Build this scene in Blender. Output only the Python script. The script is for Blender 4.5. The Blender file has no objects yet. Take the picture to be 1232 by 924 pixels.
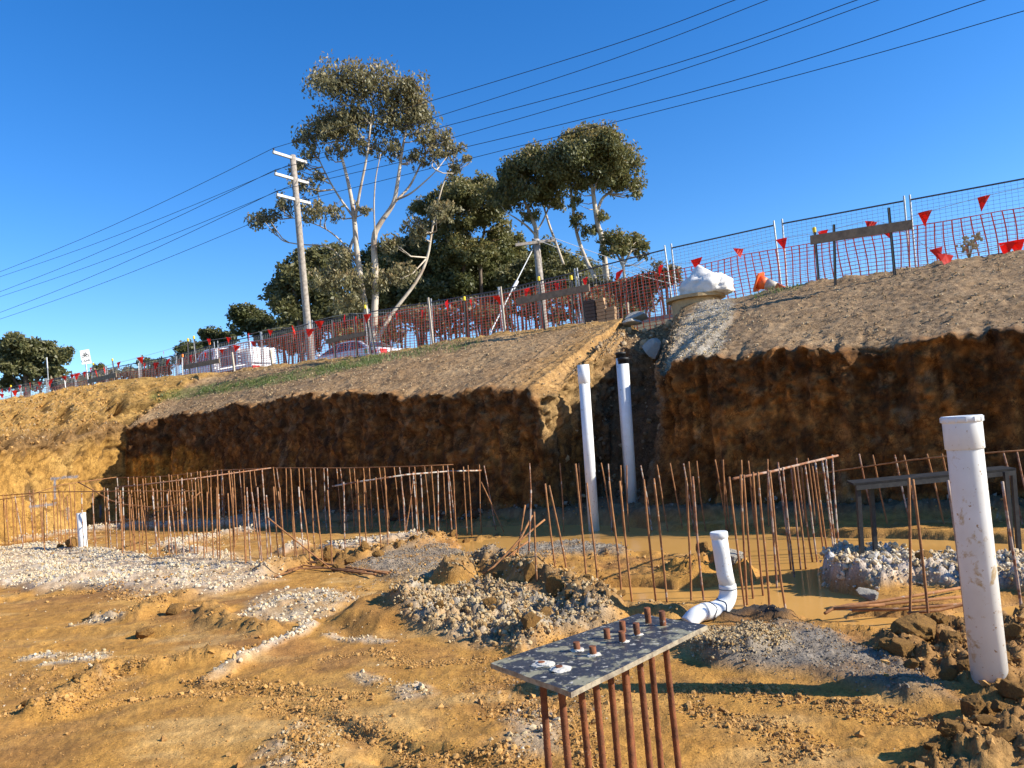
import bpy, bmesh, math, random
import numpy as np
from mathutils import Vector, Matrix, Quaternion

random.seed(7)
rng = np.random.default_rng(11)
S = bpy.context.scene
COL = S.collection
R = math.radians

# ------------------------------------------------------------------ camera, sky, sun, exposure
F, PITCH, ROLL, EYE = 925.0, R(3.5), R(-5.0), 1.5
cam_d = bpy.data.cameras.new('camera')
cam = bpy.data.objects.new('camera', cam_d)
COL.objects.link(cam)
cam.matrix_world = Matrix.Translation((0, 0, EYE)) @ Matrix.Rotation(math.pi / 2 + PITCH, 4, 'X') @ Matrix.Rotation(ROLL, 4, 'Z')
cam_d.sensor_width = 36.0
cam_d.lens = 36.0 * F / 1232.0
cam_d.clip_start, cam_d.clip_end = 0.05, 3000
S.camera = cam

SUN_AZ, SUN_EL = R(103), R(29)          # clockwise from +Y
W = bpy.data.worlds.new('World')
S.world = W
W.use_nodes = True
nt = W.node_tree
bg = nt.nodes['Background']
sky = nt.nodes.new('ShaderNodeTexSky')
sky.sky_type = 'NISHITA'
sky.sun_disc = False
sky.sun_elevation = SUN_EL
sky.sun_rotation = SUN_AZ
sky.altitude = 200
sky.air_density = 1.0
sky.dust_density = 0.2
sky.ozone_density = 4.0
hs = nt.nodes.new('ShaderNodeHueSaturation')
hs.inputs['Saturation'].default_value = 1.30
hs.inputs['Hue'].default_value = 0.508
nt.links.new(sky.outputs[0], hs.inputs['Color'])
nt.links.new(hs.outputs[0], bg.inputs['Color'])
bg.inputs['Strength'].default_value = 0.125

sun_d = bpy.data.lights.new('sun', 'SUN')
sun_d.energy = 5.0
sun_d.angle = R(0.53)
sun_d.color = (1.0, 0.93, 0.80)
sun = bpy.data.objects.new('sun', sun_d)
COL.objects.link(sun)
SUNV = Vector((math.sin(SUN_AZ) * math.cos(SUN_EL), math.cos(SUN_AZ) * math.cos(SUN_EL), math.sin(SUN_EL)))
sun.rotation_euler = SUNV.to_track_quat('Z', 'Y').to_euler()
sun.location = (30, -10, 40)

vs = S.view_settings
vs.view_transform = 'Standard'
vs.look = 'None'
vs.exposure = 0.85
vs.gamma = 1.0
vs.use_curve_mapping = False
S.render.engine = 'CYCLES'
S.cycles.max_bounces = 6

# ------------------------------------------------------------------ measuring helpers (photo pixel -> place)
CM = np.array(cam.matrix_world.to_3x3())
N2 = np.array([0.553, 0.833, 0.0]); N2 /= np.linalg.norm(N2)       # away from the pit, square to the bank
D2 = np.array([N2[1], -N2[0], 0.0])                                  # along the bank, to the right

def ray(x, y):
    return CM @ np.array([(x - 616) / F, (462 - y) / F, -1.0])

O3 = np.array([0, 0, EYE])
def at(x, y, d):
    r = ray(x, y); return Vector(O3 + r * (d / r[1]))
def onz(x, y, z=0.0):
    r = ray(x, y); return Vector(O3 + r * ((z - EYE) / r[2]))
def onc(x, y, c):
    r = ray(x, y); return Vector(O3 + r * (c / (N2 @ r)))
def uc(u, c, z):
    return Vector(D2 * u + N2 * c + np.array([0, 0, z]))
def toU(p):
    return float(D2 @ np.array(p))
def proj_np(P):
    q = (P - O3) @ CM
    return 616 + F * q[:, 0] / -q[:, 2], 462 - F * q[:, 1] / -q[:, 2]

# ------------------------------------------------------------------ numpy noise
def _h(ix, iy, iz, seed):
    n = (ix.astype(np.int64) * 374761393 + iy.astype(np.int64) * 668265263 + iz.astype(np.int64) * 2147483647 + seed * 974634777) & 0xffffffff
    n = ((n ^ (n >> 13)) * 1274126177) & 0xffffffff
    n = ((n ^ (n >> 16)) * 2246822519) & 0xffffffff
    n = n ^ (n >> 15)
    return (n & 0xffffff) / float(0xffffff)

def vn3(P, s, seed=0):
    if not np.isscalar(s): s = np.array(s)
    Q = P * s
    I = np.floor(Q); f = Q - I; f = f * f * f * (f * (f * 6 - 15) + 10)
    x, y, z = I[:, 0], I[:, 1], I[:, 2]
    out = 0
    for dx in (0, 1):
        wx = f[:, 0] if dx else 1 - f[:, 0]
        for dy in (0, 1):
            wy = f[:, 1] if dy else 1 - f[:, 1]
            for dz in (0, 1):
                wz = f[:, 2] if dz else 1 - f[:, 2]
                out = out + wx * wy * wz * _h(x + dx, y + dy, z + dz, seed)
    return out * 2 - 1

def vn2(P, s, seed=0):
    Q = P[:, :2] * s
    I = np.floor(Q); f = Q - I; f = f * f * f * (f * (f * 6 - 15) + 10)
    x, y = I[:, 0], I[:, 1]; z = np.zeros_like(x)
    a = _h(x, y, z, seed); b = _h(x + 1, y, z, seed); c = _h(x, y + 1, z, seed); d = _h(x + 1, y + 1, z, seed)
    return ((a * (1 - f[:, 0]) + b * f[:, 0]) * (1 - f[:, 1]) + (c * (1 - f[:, 0]) + d * f[:, 0]) * f[:, 1]) * 2 - 1

ROT = np.array([[0.8, -0.6, 0], [0.6, 0.8, 0], [0, 0, 1.0]])
def fbm(P, s, octv, seed=0, gain=0.5, two=True):
    o = 0; a = 1.0; t = 0
    for k in range(octv):
        o = o + a * (vn2(P, s, seed + k) if two else vn3(P, s, seed + k))
        P = P @ ROT.T; s = s * 2.03; t += a; a *= gain
    return o / t

def worley2(P, s, seed=0):
    """distance to the nearest jittered cell point: rounded clods"""
    Q = P[:, :2] * s; I = np.floor(Q); best = np.full(len(Q), 9.0)
    z = np.zeros(len(Q))
    for dx in (-1, 0, 1):
        for dy in (-1, 0, 1):
            cx, cy = I[:, 0] + dx, I[:, 1] + dy
            px = cx + _h(cx, cy, z, seed); py = cy + _h(cx, cy, z, seed + 5)
            best = np.minimum(best, (px - Q[:, 0]) ** 2 + (py - Q[:, 1]) ** 2)
    return np.sqrt(best)

def smooth(a, b, x):
    t = np.clip((x - a) / (b - a), 0, 1); return t * t * (3 - 2 * t)

def poly_sd(X, Y, poly):
    """signed distance, positive inside"""
    p = np.array(poly, float); n = len(p)
    d = np.full(X.shape, 1e9); ins = np.zeros(X.shape, bool)
    for i in range(n):
        a, b = p[i], p[(i + 1) % n]
        ex, ey = b - a; L = ex * ex + ey * ey + 1e-12
        t = np.clip(((X - a[0]) * ex + (Y - a[1]) * ey) / L, 0, 1)
        d = np.minimum(d, np.hypot(X - a[0] - t * ex, Y - a[1] - t * ey))
        c = ((a[1] > Y) != (b[1] > Y)) & (X < (b[0] - a[0]) * (Y - a[1]) / (b[1] - a[1] + 1e-12) + a[0])
        ins ^= c
    return np.where(ins, d, -d)

def line_d(X, Y, pts):
    p = np.array(pts, float); d = np.full(X.shape, 1e9)
    for a, b in zip(p[:-1], p[1:]):
        ex, ey = b - a; L = ex * ex + ey * ey + 1e-12
        t = np.clip(((X - a[0]) * ex + (Y - a[1]) * ey) / L, 0, 1)
        d = np.minimum(d, np.hypot(X - a[0] - t * ex, Y - a[1] - t * ey))
    return d

# ------------------------------------------------------------------ materials
def mat_new(name):
    m = bpy.data.materials.new(name); m.use_nodes = True
    t = m.node_tree; b = t.nodes['Principled BSDF']
    return m, t, b

def nnode(t, typ, **kw):
    n = t.nodes.new(typ)
    for k, v in kw.items(): setattr(n, k, v)
    return n

def mixcol(t, fac, a, b, blend='MIX'):
    n = t.nodes.new('ShaderNodeMix'); n.data_type = 'RGBA'; n.blend_type = blend
    for sock, v in ((n.inputs[0], fac), (n.inputs[6], a), (n.inputs[7], b)):
        if hasattr(v, 'is_output'): t.links.new(v, sock)
        elif isinstance(v, (int, float)): sock.default_value = v
        else: sock.default_value = (*v, 1) if len(v) == 3 else v
    return n.outputs[2]

def noise(t, scale, detail=4, rough=0.6, coord='Object', vec=None, dist=0.0):
    n = t.nodes.new('ShaderNodeTexNoise'); n.inputs['Scale'].default_value = scale
    n.inputs['Detail'].default_value = detail; n.inputs['Roughness'].default_value = rough
    n.inputs['Distortion'].default_value = dist
    if vec is None:
        tc = t.nodes.new('ShaderNodeTexCoord'); vec = tc.outputs[coord]
    t.links.new(vec, n.inputs['Vector'])
    return n.outputs['Fac']

def ramp(t, fac, p0, p1):
    n = t.nodes.new('ShaderNodeMapRange'); n.inputs[1].default_value = p0; n.inputs[2].default_value = p1
    t.links.new(fac, n.inputs[0]); return n.outputs[0]

def bump(t, b, h, strength, dist):
    n = t.nodes.new('ShaderNodeBump'); n.inputs['Strength'].default_value = strength; n.inputs['Distance'].default_value = dist
    t.links.new(h, n.inputs['Height']); t.links.new(n.outputs[0], b.inputs['Normal'])

def simple(name, col, rough=0.6, col2=None, scale=12.0, p=(0.4, 0.65), metal=0.0, bmp=0.0, bscale=60, bdist=0.004, spec=0.4, coord='Object'):
    m, t, b = mat_new(name)
    b.inputs['Roughness'].default_value = rough; b.inputs['Metallic'].default_value = metal
    b.inputs['Specular IOR Level'].default_value = spec
    if col2 is None: col2 = tuple(c * 0.75 for c in col)
    f = ramp(t, noise(t, scale, coord=coord), *p)
    t.links.new(mixcol(t, f, col, col2), b.inputs['Base Color'])
    if bmp: bump(t, b, noise(t, bscale, coord=coord), bmp, bdist)
    return m

def soil_mat(name, fine=70.0, bd=0.014, crumb=False):
    m, t, b = mat_new(name)
    a = nnode(t, 'ShaderNodeAttribute', attribute_name='Col')
    w = nnode(t, 'ShaderNodeAttribute', attribute_name='wet')
    n1 = noise(t, 9.0, 6, 0.65); n2 = noise(t, fine, 5, 0.7); n3 = noise(t, 2.1, 4, 0.6)
    c = mixcol(t, ramp(t, n1, 0.3, 0.7), (0.70, 0.67, 0.64), (1.22, 1.22, 1.22))
    c2 = mixcol(t, ramp(t, n2, 0.32, 0.68), (0.72, 0.70, 0.68), (1.25, 1.25, 1.26))
    c3 = mixcol(t, ramp(t, n3, 0.35, 0.65), (0.92, 0.88, 0.82), (1.06, 1.07, 1.08))
    x = mixcol(t, 1.0, a.outputs['Color'], c, 'MULTIPLY')
    x = mixcol(t, 1.0, x, c2, 'MULTIPLY')
    x = mixcol(t, 1.0, x, c3, 'MULTIPLY')
    if crumb:                                            # crumbly look: shade in the gaps between lumps painted into the colour
        tc = t.nodes.new('ShaderNodeTexCoord'); nz = t.nodes.new('ShaderNodeTexNoise'); nz.inputs['Scale'].default_value = 6.0; nz.inputs['Detail'].default_value = 5
        t.links.new(tc.outputs['Object'], nz.inputs['Vector'])
        va = nnode(t, 'ShaderNodeVectorMath', operation='MULTIPLY_ADD'); va.inputs[1].default_value = (0.35, 0.35, 0.35)
        t.links.new(nz.outputs['Color'], va.inputs[0]); t.links.new(tc.outputs['Object'], va.inputs[2])
        for sc_, lo_, e1 in ((9.0, 0.45, 0.16), (24.0, 0.50, 0.22)):
            vo = t.nodes.new('ShaderNodeTexVoronoi'); vo.feature = 'DISTANCE_TO_EDGE'; vo.inputs['Scale'].default_value = sc_
            t.links.new(va.outputs[0], vo.inputs['Vector'])
            gate = ramp(t, noise(t, sc_ * 0.35, 3), 0.42, 0.62)
            ev = ramp(t, vo.outputs['Distance'], 0.0, e1)
            dk = mixcol(t, ev, (lo_, lo_ * 0.94, lo_ * 0.88), (1.06, 1.06, 1.06))
            x = mixcol(t, gate, x, mixcol(t, 1.0, x, dk, 'MULTIPLY'))
    t.links.new(x, b.inputs['Base Color'])
    rr = nnode(t, 'ShaderNodeMapRange'); rr.inputs[3].default_value = 0.95; rr.inputs[4].default_value = 0.35
    t.links.new(w.outputs['Fac'], rr.inputs[0]); t.links.new(rr.outputs[0], b.inputs['Roughness'])
    b.inputs['Specular IOR Level'].default_value = 0.25
    mx = nnode(t, 'ShaderNodeMath', operation='ADD'); t.links.new(n2, mx.inputs[0]); t.links.new(n1, mx.inputs[1])
    mx2 = nnode(t, 'ShaderNodeMath', operation='ADD'); t.links.new(mx.outputs[0], mx2.inputs[0]); t.links.new(noise(t, 28.0, 6, 0.75), mx2.inputs[1])
    bump(t, b, mx2.outputs[0], 0.65, bd)
    return m

def stone_mat(name, cols, rough=0.9):
    m, t, b = mat_new(name)
    g = nnode(t, 'ShaderNodeNewGeometry')
    cr = nnode(t, 'ShaderNodeValToRGB')
    el = cr.color_ramp.elements
    el[0].color = (*cols[0], 1); el[1].color = (*cols[-1], 1)
    for i, c in enumerate(cols[1:-1]):
        e = el.new((i + 1) / (len(cols) - 1)); e.color = (*c, 1)
    t.links.new(g.outputs['Random Per Island'], cr.inputs[0])
    f = ramp(t, noise(t, 90, 3), 0.3, 0.7)
    t.links.new(mixcol(t, 1.0, cr.outputs[0], mixcol(t, f, (0.8, 0.78, 0.76), (1.12, 1.12, 1.12)), 'MULTIPLY'), b.inputs['Base Color'])
    b.inputs['Roughness'].default_value = rough; b.inputs['Specular IOR Level'].default_value = 0.2
    bump(t, b, noise(t, 120, 3), 0.4, 0.006)
    return m

def rust_mat(name, base=(0.27, 0.095, 0.032), dark=(0.10, 0.04, 0.02), splash=0.60):
    m, t, b = mat_new(name)
    oi = nnode(t, 'ShaderNodeObjectInfo')
    g = nnode(t, 'ShaderNodeNewGeometry')
    f = ramp(t, noise(t, 18, 5, vec=g.outputs['Position']), 0.35, 0.7)
    c = mixcol(t, f, base, dark)
    f2 = ramp(t, noise(t, 11, 5, 0.7, vec=g.outputs['Position']), splash, splash + 0.08)
    mm = nnode(t, 'ShaderNodeMath', operation='MULTIPLY'); t.links.new(f2, mm.inputs[0])
    rr = nnode(t, 'ShaderNodeMapRange'); rr.inputs[3].default_value = 0.2; rr.inputs[4].default_value = 1.0
    t.links.new(oi.outputs['Random'], rr.inputs[0]); t.links.new(rr.outputs[0], mm.inputs[1])
    c = mixcol(t, mm.outputs[0], c, (0.48, 0.44, 0.38))
    t.links.new(c, b.inputs['Base Color'])
    b.inputs['Roughness'].default_value = 0.85; b.inputs['Specular IOR Level'].default_value = 0.25
    bump(t, b, noise(t, 160, 3), 0.5, 0.003)
    return m

def leaf_mat(name, ca, cb, tip):
    m, t, b = mat_new(name)
    g = nnode(t, 'ShaderNodeNewGeometry')
    c = mixcol(t, g.outputs['Random Per Island'], ca, cb)
    a = nnode(t, 'ShaderNodeAttribute', attribute_name='tip')
    c = mixcol(t, a.outputs['Fac'], c, tip)
    t.links.new(c, b.inputs['Base Color'])
    b.inputs['Roughness'].default_value = 0.5; b.inputs['Specular IOR Level'].default_value = 0.5
    tr = nnode(t, 'ShaderNodeBsdfTranslucent'); t.links.new(c, tr.inputs[0])
    ms = nnode(t, 'ShaderNodeMixShader'); ms.inputs[0].default_value = 0.38
    out = t.nodes['Material Output']
    t.links.new(b.outputs[0], ms.inputs[1]); t.links.new(tr.outputs[0], ms.inputs[2]); t.links.new(ms.outputs[0], out.inputs[0])
    return m

M = {}
M['soil'] = soil_mat('pit clay')
M['bank'] = soil_mat('bank soil', 55, 0.022, True)
M['white_stone'] = stone_mat('pale crushed rock', [(0.50, 0.41, 0.27), (0.59, 0.50, 0.36), (0.42, 0.28, 0.12), (0.62, 0.55, 0.42), (0.48, 0.35, 0.18)])
M['grey_stone'] = stone_mat('grey crushed rock', [(0.38, 0.27, 0.14), (0.45, 0.35, 0.20), (0.32, 0.19, 0.07), (0.47, 0.38, 0.23), (0.38, 0.23, 0.09)])
M['blue_stone'] = stone_mat('blue grey gravel', [(0.20, 0.165, 0.125), (0.29, 0.245, 0.185), (0.14, 0.115, 0.09), (0.38, 0.32, 0.24)])
M['clay_stone'] = stone_mat('clay crumbs', [(0.42, 0.225, 0.062), (0.28, 0.15, 0.05), (0.50, 0.29, 0.10), (0.34, 0.19, 0.07)], 0.95)
M['brown_stone'] = stone_mat('brown soil crumbs', [(0.36, 0.25, 0.14), (0.25, 0.17, 0.095), (0.46, 0.35, 0.22), (0.38, 0.27, 0.14)], 0.95)
M['clod'] = simple('clay clod', (0.40, 0.215, 0.062), 0.95, (0.24, 0.13, 0.045), 9, (0.35, 0.65), bmp=0.9, bscale=30, bdist=0.03, spec=0.15)
M['concrete'] = simple('broken concrete', (0.40, 0.36, 0.30), 0.95, (0.33, 0.30, 0.25), 8, (0.35, 0.7), bmp=0.8, bscale=40, bdist=0.02, spec=0.2)
M['rust'] = rust_mat('rusty reinforcing bar', (0.35, 0.165, 0.065), (0.17, 0.075, 0.035))
M['rust_thick'] = rust_mat('rusty threaded bar', (0.24, 0.085, 0.035), (0.10, 0.04, 0.022), 0.64)
M['rust_pale'] = rust_mat('bar splashed with cement', (0.30, 0.13, 0.06), (0.16, 0.07, 0.04), 0.46)
M['pvc'] = simple('white pvc pipe', (0.74, 0.75, 0.74), 0.35, (0.66, 0.66, 0.62), 3, (0.4, 0.7), spec=0.5)
M['black'] = simple('black steel', (0.015, 0.015, 0.018), 0.5, (0.03, 0.03, 0.03), 30)
M['black_rubber'] = simple('black cap', (0.012, 0.012, 0.013), 0.6)
M['steel'] = simple('galvanised tube', (0.42, 0.42, 0.42), 0.45, (0.30, 0.30, 0.30), 20, metal=0.6)
M['steel_dark'] = simple('grey steel rail', (0.10, 0.105, 0.12), 0.5, (0.06, 0.06, 0.07), 20, metal=0.4)
M['wire'] = simple('galvanised wire', (0.30, 0.31, 0.33), 0.5, metal=0.5)
M['net'] = simple('orange barrier net', (0.85, 0.12, 0.04), 0.6, (0.70, 0.08, 0.03))
M['flag'] = simple('orange flag', (0.85, 0.035, 0.015), 0.5, (0.75, 0.03, 0.015), 4)
M['cord'] = simple('white cord', (0.6, 0.58, 0.52), 0.8)
M['yellow'] = simple('yellow cap', (0.85, 0.60, 0.02), 0.5)
M['orange_cap'] = simple('orange cap', (0.85, 0.22, 0.02), 0.5)
M['wood'] = simple('weathered board', (0.26, 0.185, 0.12), 0.8, (0.17, 0.12, 0.08), 10, bmp=0.3)
M['wood_grey'] = simple('grey timber pole', (0.36, 0.31, 0.26), 0.85, (0.22, 0.185, 0.15), 8, bmp=0.4)
M['wood_stake'] = simple('pale wooden stake', (0.50, 0.43, 0.34), 0.8, (0.38, 0.32, 0.25), 14)
M['arm'] = simple('pale grey crossarm', (0.55, 0.55, 0.54), 0.7, (0.42, 0.42, 0.41), 6)
M['cable'] = simple('power cable', (0.03, 0.03, 0.04), 0.6)
M['bark'] = simple('pale gum bark', (0.52, 0.45, 0.36), 0.85, (0.30, 0.22, 0.16), 1.6, (0.42, 0.68), bmp=0.3, bscale=12, bdist=0.03)
M['bark_dark'] = simple('brown bark', (0.16, 0.12, 0.09), 0.9, (0.09, 0.065, 0.05), 3, bmp=0.4, bscale=12, bdist=0.03)
M['white_paint'] = simple('white car paint', (0.78, 0.78, 0.78), 0.25, (0.72, 0.72, 0.72), 2, spec=0.5)
M['silver_paint'] = simple('silver car paint', (0.62, 0.62, 0.63), 0.28, (0.56, 0.56, 0.57), 2, spec=0.5, metal=0.15)
M['glass'] = simple('car glass', (0.02, 0.022, 0.028), 0.06, (0.02, 0.02, 0.025), spec=0.6)
M['tyre'] = simple('tyre rubber', (0.02, 0.02, 0.02), 0.8)
M['rim'] = simple('wheel rim', (0.45, 0.45, 0.46), 0.35, metal=0.7)
M['lamp_red'] = simple('red lens', (0.65, 0.03, 0.02), 0.25)
M['lamp_white'] = simple('clear lens', (0.7, 0.7, 0.68), 0.15)
M['green'] = simple('green sticker', (0.05, 0.45, 0.16), 0.5)
M['sign_white'] = simple('white sign face', (0.80, 0.80, 0.78), 0.5, (0.76, 0.76, 0.74), 3)
M['sign_black'] = simple('black sign print', (0.02, 0.02, 0.02), 0.5)
M['sack'] = simple('white sacking', (0.72, 0.70, 0.66), 0.75, (0.60, 0.57, 0.52), 5, bmp=0.4, bscale=14, bdist=0.03)
M['sack'].node_tree.nodes['Principled BSDF'].inputs['Specular IOR Level'].default_value = 0.2
M['drum'] = simple('pale timber', (0.46, 0.33, 0.17), 0.75, (0.36, 0.25, 0.13), 7)
M['cone'] = simple('orange cone plastic', (0.80, 0.14, 0.03), 0.5, (0.66, 0.12, 0.035), 5)
M['cone_band'] = simple('dirty white cone band', (0.50, 0.44, 0.38), 0.6, (0.36, 0.29, 0.22), 12)
M['brick'] = simple('tan brick', (0.46, 0.29, 0.16), 0.9, (0.36, 0.22, 0.12), 10)
M['brick_dark'] = simple('dark brick', (0.10, 0.075, 0.065), 0.9)
M['grass'] = leaf_mat('grass blades', (0.06, 0.12, 0.02), (0.12, 0.18, 0.035), (0.25, 0.22, 0.08))
M['dry'] = leaf_mat('dry weed', (0.30, 0.21, 0.10), (0.36, 0.27, 0.15), (0.30, 0.2, 0.1))
M['gum'] = leaf_mat('gum leaves', (0.17, 0.16, 0.07), (0.28, 0.245, 0.125), (0.40, 0.23, 0.09))
M['gum_green'] = leaf_mat('green gum leaves', (0.12, 0.13, 0.045), (0.22, 0.21, 0.08), (0.40, 0.24, 0.07))
M['dark_leaf'] = leaf_mat('dark leaves', (0.07, 0.085, 0.03), (0.13, 0.14, 0.05), (0.24, 0.17, 0.06))
M['olive_leaf'] = leaf_mat('olive leaves', (0.11, 0.12, 0.045), (0.19, 0.18, 0.075), (0.28, 0.2, 0.08))
M['yellow_leaf'] = leaf_mat('yellow green leaves', (0.14, 0.14, 0.025), (0.22, 0.20, 0.04), (0.28, 0.2, 0.05))
M['brown_leaf'] = leaf_mat('brownish leaves', (0.14, 0.12, 0.05), (0.22, 0.17, 0.08), (0.32, 0.16, 0.06))

_t = M['flag'].node_tree; _tr = _t.nodes.new('ShaderNodeBsdfTranslucent'); _tr.inputs[0].default_value = (0.9, 0.07, 0.03, 1); _ms = _t.nodes.new('ShaderNodeMixShader'); _ms.inputs[0].default_value = 0.55
_t.links.new(_t.nodes['Principled BSDF'].outputs[0], _ms.inputs[1]); _t.links.new(_tr.outputs[0], _ms.inputs[2]); _t.links.new(_ms.outputs[0], _t.nodes['Material Output'].inputs[0])
# ------------------------------------------------------------------ mesh helpers
def tag(o, label=None, cat=None, group=None, kind=None):
    if label: o['label'] = label
    if cat: o['category'] = cat
    if group: o['group'] = group
    if kind: o['kind'] = kind
    return o

def mesh_np(name, V, Fq, mat, parent=None, smooth_=False, loc=None):
    """V (n,3), Fq (m,k) all faces with the same number of corners"""
    me = bpy.data.meshes.new(name)
    V = np.asarray(V, np.float32); Fq = np.asarray(Fq, np.int32); k = Fq.shape[1]
    if loc is not None: V = V - np.array(loc, np.float32)
    me.vertices.add(len(V)); me.vertices.foreach_set('co', V.ravel())
    me.loops.add(Fq.size); me.loops.foreach_set('vertex_index', Fq.ravel())
    me.polygons.add(len(Fq)); me.polygons.foreach_set('loop_start', np.arange(0, Fq.size, k, dtype=np.int32))
    me.polygons.foreach_set('use_smooth', np.full(len(Fq), smooth_))
    me.update(calc_edges=True)
    me.materials.append(mat)
    o = bpy.data.objects.new(name, me); COL.objects.link(o)
    if loc is not None and parent is None: o.location = loc
    if parent is not None: o.parent = parent
    return o

def set_attr(o, name, arr, kind='FLOAT'):
    a = o.data.attributes.new(name, kind, 'POINT')
    if kind == 'FLOAT_COLOR':
        c = np.ones((len(arr), 4), np.float32); c[:, :3] = arr
        a.data.foreach_set('color', c.ravel())
    else:
        a.data.foreach_set('value', np.asarray(arr, np.float32))

class MB:
    def __init__(s): s.v = []; s.f = []
    def box(s, c, size, rot=None, ax=None):
        c = Vector(c); b = len(s.v)
        for x in (-.5, .5):
            for y in (-.5, .5):
                for z in (-.5, .5):
                    p = Vector((x * size[0], y * size[1], z * size[2]))
                    if rot is not None: p = rot @ p
                    s.v.append(c + p)
        s.f += [[b + i for i in q] for q in ((0, 1, 3, 2), (4, 6, 7, 5), (0, 4, 5, 1), (2, 3, 7, 6), (0, 2, 6, 4), (1, 5, 7, 3))]
        return s
    def bar(s, a, b_, w, h, up=(0, 0, 1)):
        a, b_ = Vector(a), Vector(b_); d = b_ - a; x = d.normalized(); u = Vector(up)
        y = u.cross(x).normalized(); z = x.cross(y)
        return s.box((a + b_) / 2, (d.length, w, h), Matrix((x, y, z)).transposed())
    def tube(s, pts, r, n=6, cap=True):
        pts = [Vector(p) for p in pts]; b = len(s.v); k = len(pts)
        rr = r if hasattr(r, '__len__') else [r] * k
        prev = None
        for i, p in enumerate(pts):
            d = (pts[min(i + 1, k - 1)] - pts[max(i - 1, 0)]).normalized()
            if prev is None:
                x = d.orthogonal().normalized()
            else:
                x = prev - d * prev.dot(d)
                x = x.normalized() if x.length > 1e-6 else d.orthogonal().normalized()
            prev = x; y = d.cross(x)
            for j in range(n):
                a = 2 * math.pi * j / n
                s.v.append(p + (x * math.cos(a) + y * math.sin(a)) * rr[i])
        for i in range(k - 1):
            for j in range(n):
                s.f.append([b + i * n + j, b + i * n + (j + 1) % n, b + (i + 1) * n + (j + 1) % n, b + (i + 1) * n + j])
        if cap:
            s.f.append([b + j for j in range(n)][::-1]); s.f.append([b + (k - 1) * n + j for j in range(n)])
        return s
    def lathe(s, base, prof, n=24, axis=(0, 0, 1), cap0=True, cap1=True):
        base = Vector(base); z = Vector(axis).normalized(); x = z.orthogonal().normalized(); y = z.cross(x); b = len(s.v)
        for r, h in prof:
            for j in range(n):
                a = 2 * math.pi * j / n; s.v.append(base + z * h + (x * math.cos(a) + y * math.sin(a)) * r)
        for i in range(len(prof) - 1):
            for j in range(n):
                s.f.append([b + i * n + j, b + i * n + (j + 1) % n, b + (i + 1) * n + (j + 1) % n, b + (i + 1) * n + j])
        if cap0: s.f.append([b + j for j in range(n)][::-1])
        if cap1: s.f.append([b + (len(prof) - 1) * n + j for j in range(n)])
        return s
    def prism(s, poly, off):
        """extrude polygon (list of Vector) by vector off"""
        b = len(s.v); n = len(poly); off = Vector(off)
        s.v += [Vector(p) for p in poly] + [Vector(p) + off for p in poly]
        s.f.append([b + i for i in range(n)][::-1]); s.f.append([b + n + i for i in range(n)])
        for i in range(n): s.f.append([b + i, b + (i + 1) % n, b + n + (i + 1) % n, b + n + i])
        return s
    def poly(s, pts):
        b = len(s.v); s.v += [Vector(p) for p in pts]; s.f.append([b + i for i in range(len(pts))]); return s
    def build(s, name, mat, parent=None, loc=None, smooth_=False, bevel=0):
        """vertices are in world space; a child is moved into its thing's space"""
        o0 = parent
        while o0 is not None and o0.parent is not None: o0 = o0.parent
        base = Vector(o0.location) if o0 is not None else Vector(loc if loc is not None else (0, 0, 0))
        me = bpy.data.meshes.new(name)
        me.from_pydata([tuple(v - base) for v in s.v], [], s.f); me.update()
        bm = bmesh.new(); bm.from_mesh(me); bmesh.ops.recalc_face_normals(bm, faces=bm.faces)
        if bevel: bmesh.ops.bevel(bm, geom=bm.edges[:], offset=bevel, segments=1, affect='EDGES')
        bm.to_mesh(me); bm.free()
        if smooth_: me.polygons.foreach_set('use_smooth', [True] * len(me.polygons))
        me.materials.append(mat)
        o = bpy.data.objects.new(name, me); COL.objects.link(o)
        if parent is not None: o.parent = parent
        elif loc is not None: o.location = loc
        return o

def empty(name, loc, label, cat, group=None):
    o = bpy.data.objects.new(name, None); COL.objects.link(o); o.location = loc; o.empty_display_size = 0.1
    return tag(o, label, cat, group)

def copy_tree(o, parent=None):
    c = o.copy(); COL.objects.link(c)
    if parent is not None: c.parent = parent
    for ch in list(o.children): copy_tree(ch, c)
    return c

# ------------------------------------------------------------------ the pit floor
def W2(pts):                      # photo points on the floor -> plan points
    return [tuple(onz(x, y))[:2] for x, y in pts]

ys = [0.7]
while ys[-1] < 23.5: ys.append(ys[-1] * 1.0070)
ys = np.array(ys)
ta = np.concatenate([np.linspace(-2.6, -0.80, 22)[:-1], np.linspace(-0.80, 0.80, 540), np.linspace(0.80, 2.6, 22)[1:]])
TA, YS = np.meshgrid(ta, ys)
GX = (TA * (YS + 0.4)).ravel(); GY = YS.ravel(); nr, nc = YS.shape
P0 = np.stack([GX, GY, np.zeros_like(GX)], 1)
wx = GX + 0.22 * fbm(P0, 1.3, 4, 50); wy = GY + 0.22 * fbm(P0, 1.3, 4, 60)

def pm(poly, a=-0.05, b=0.12):
    return smooth(a, b, poly_sd(wx, wy, W2(poly)))
def lm(line, w):
    return smooth(w, 0.15 * w, line_d(wx, wy, W2(line)))

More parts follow.
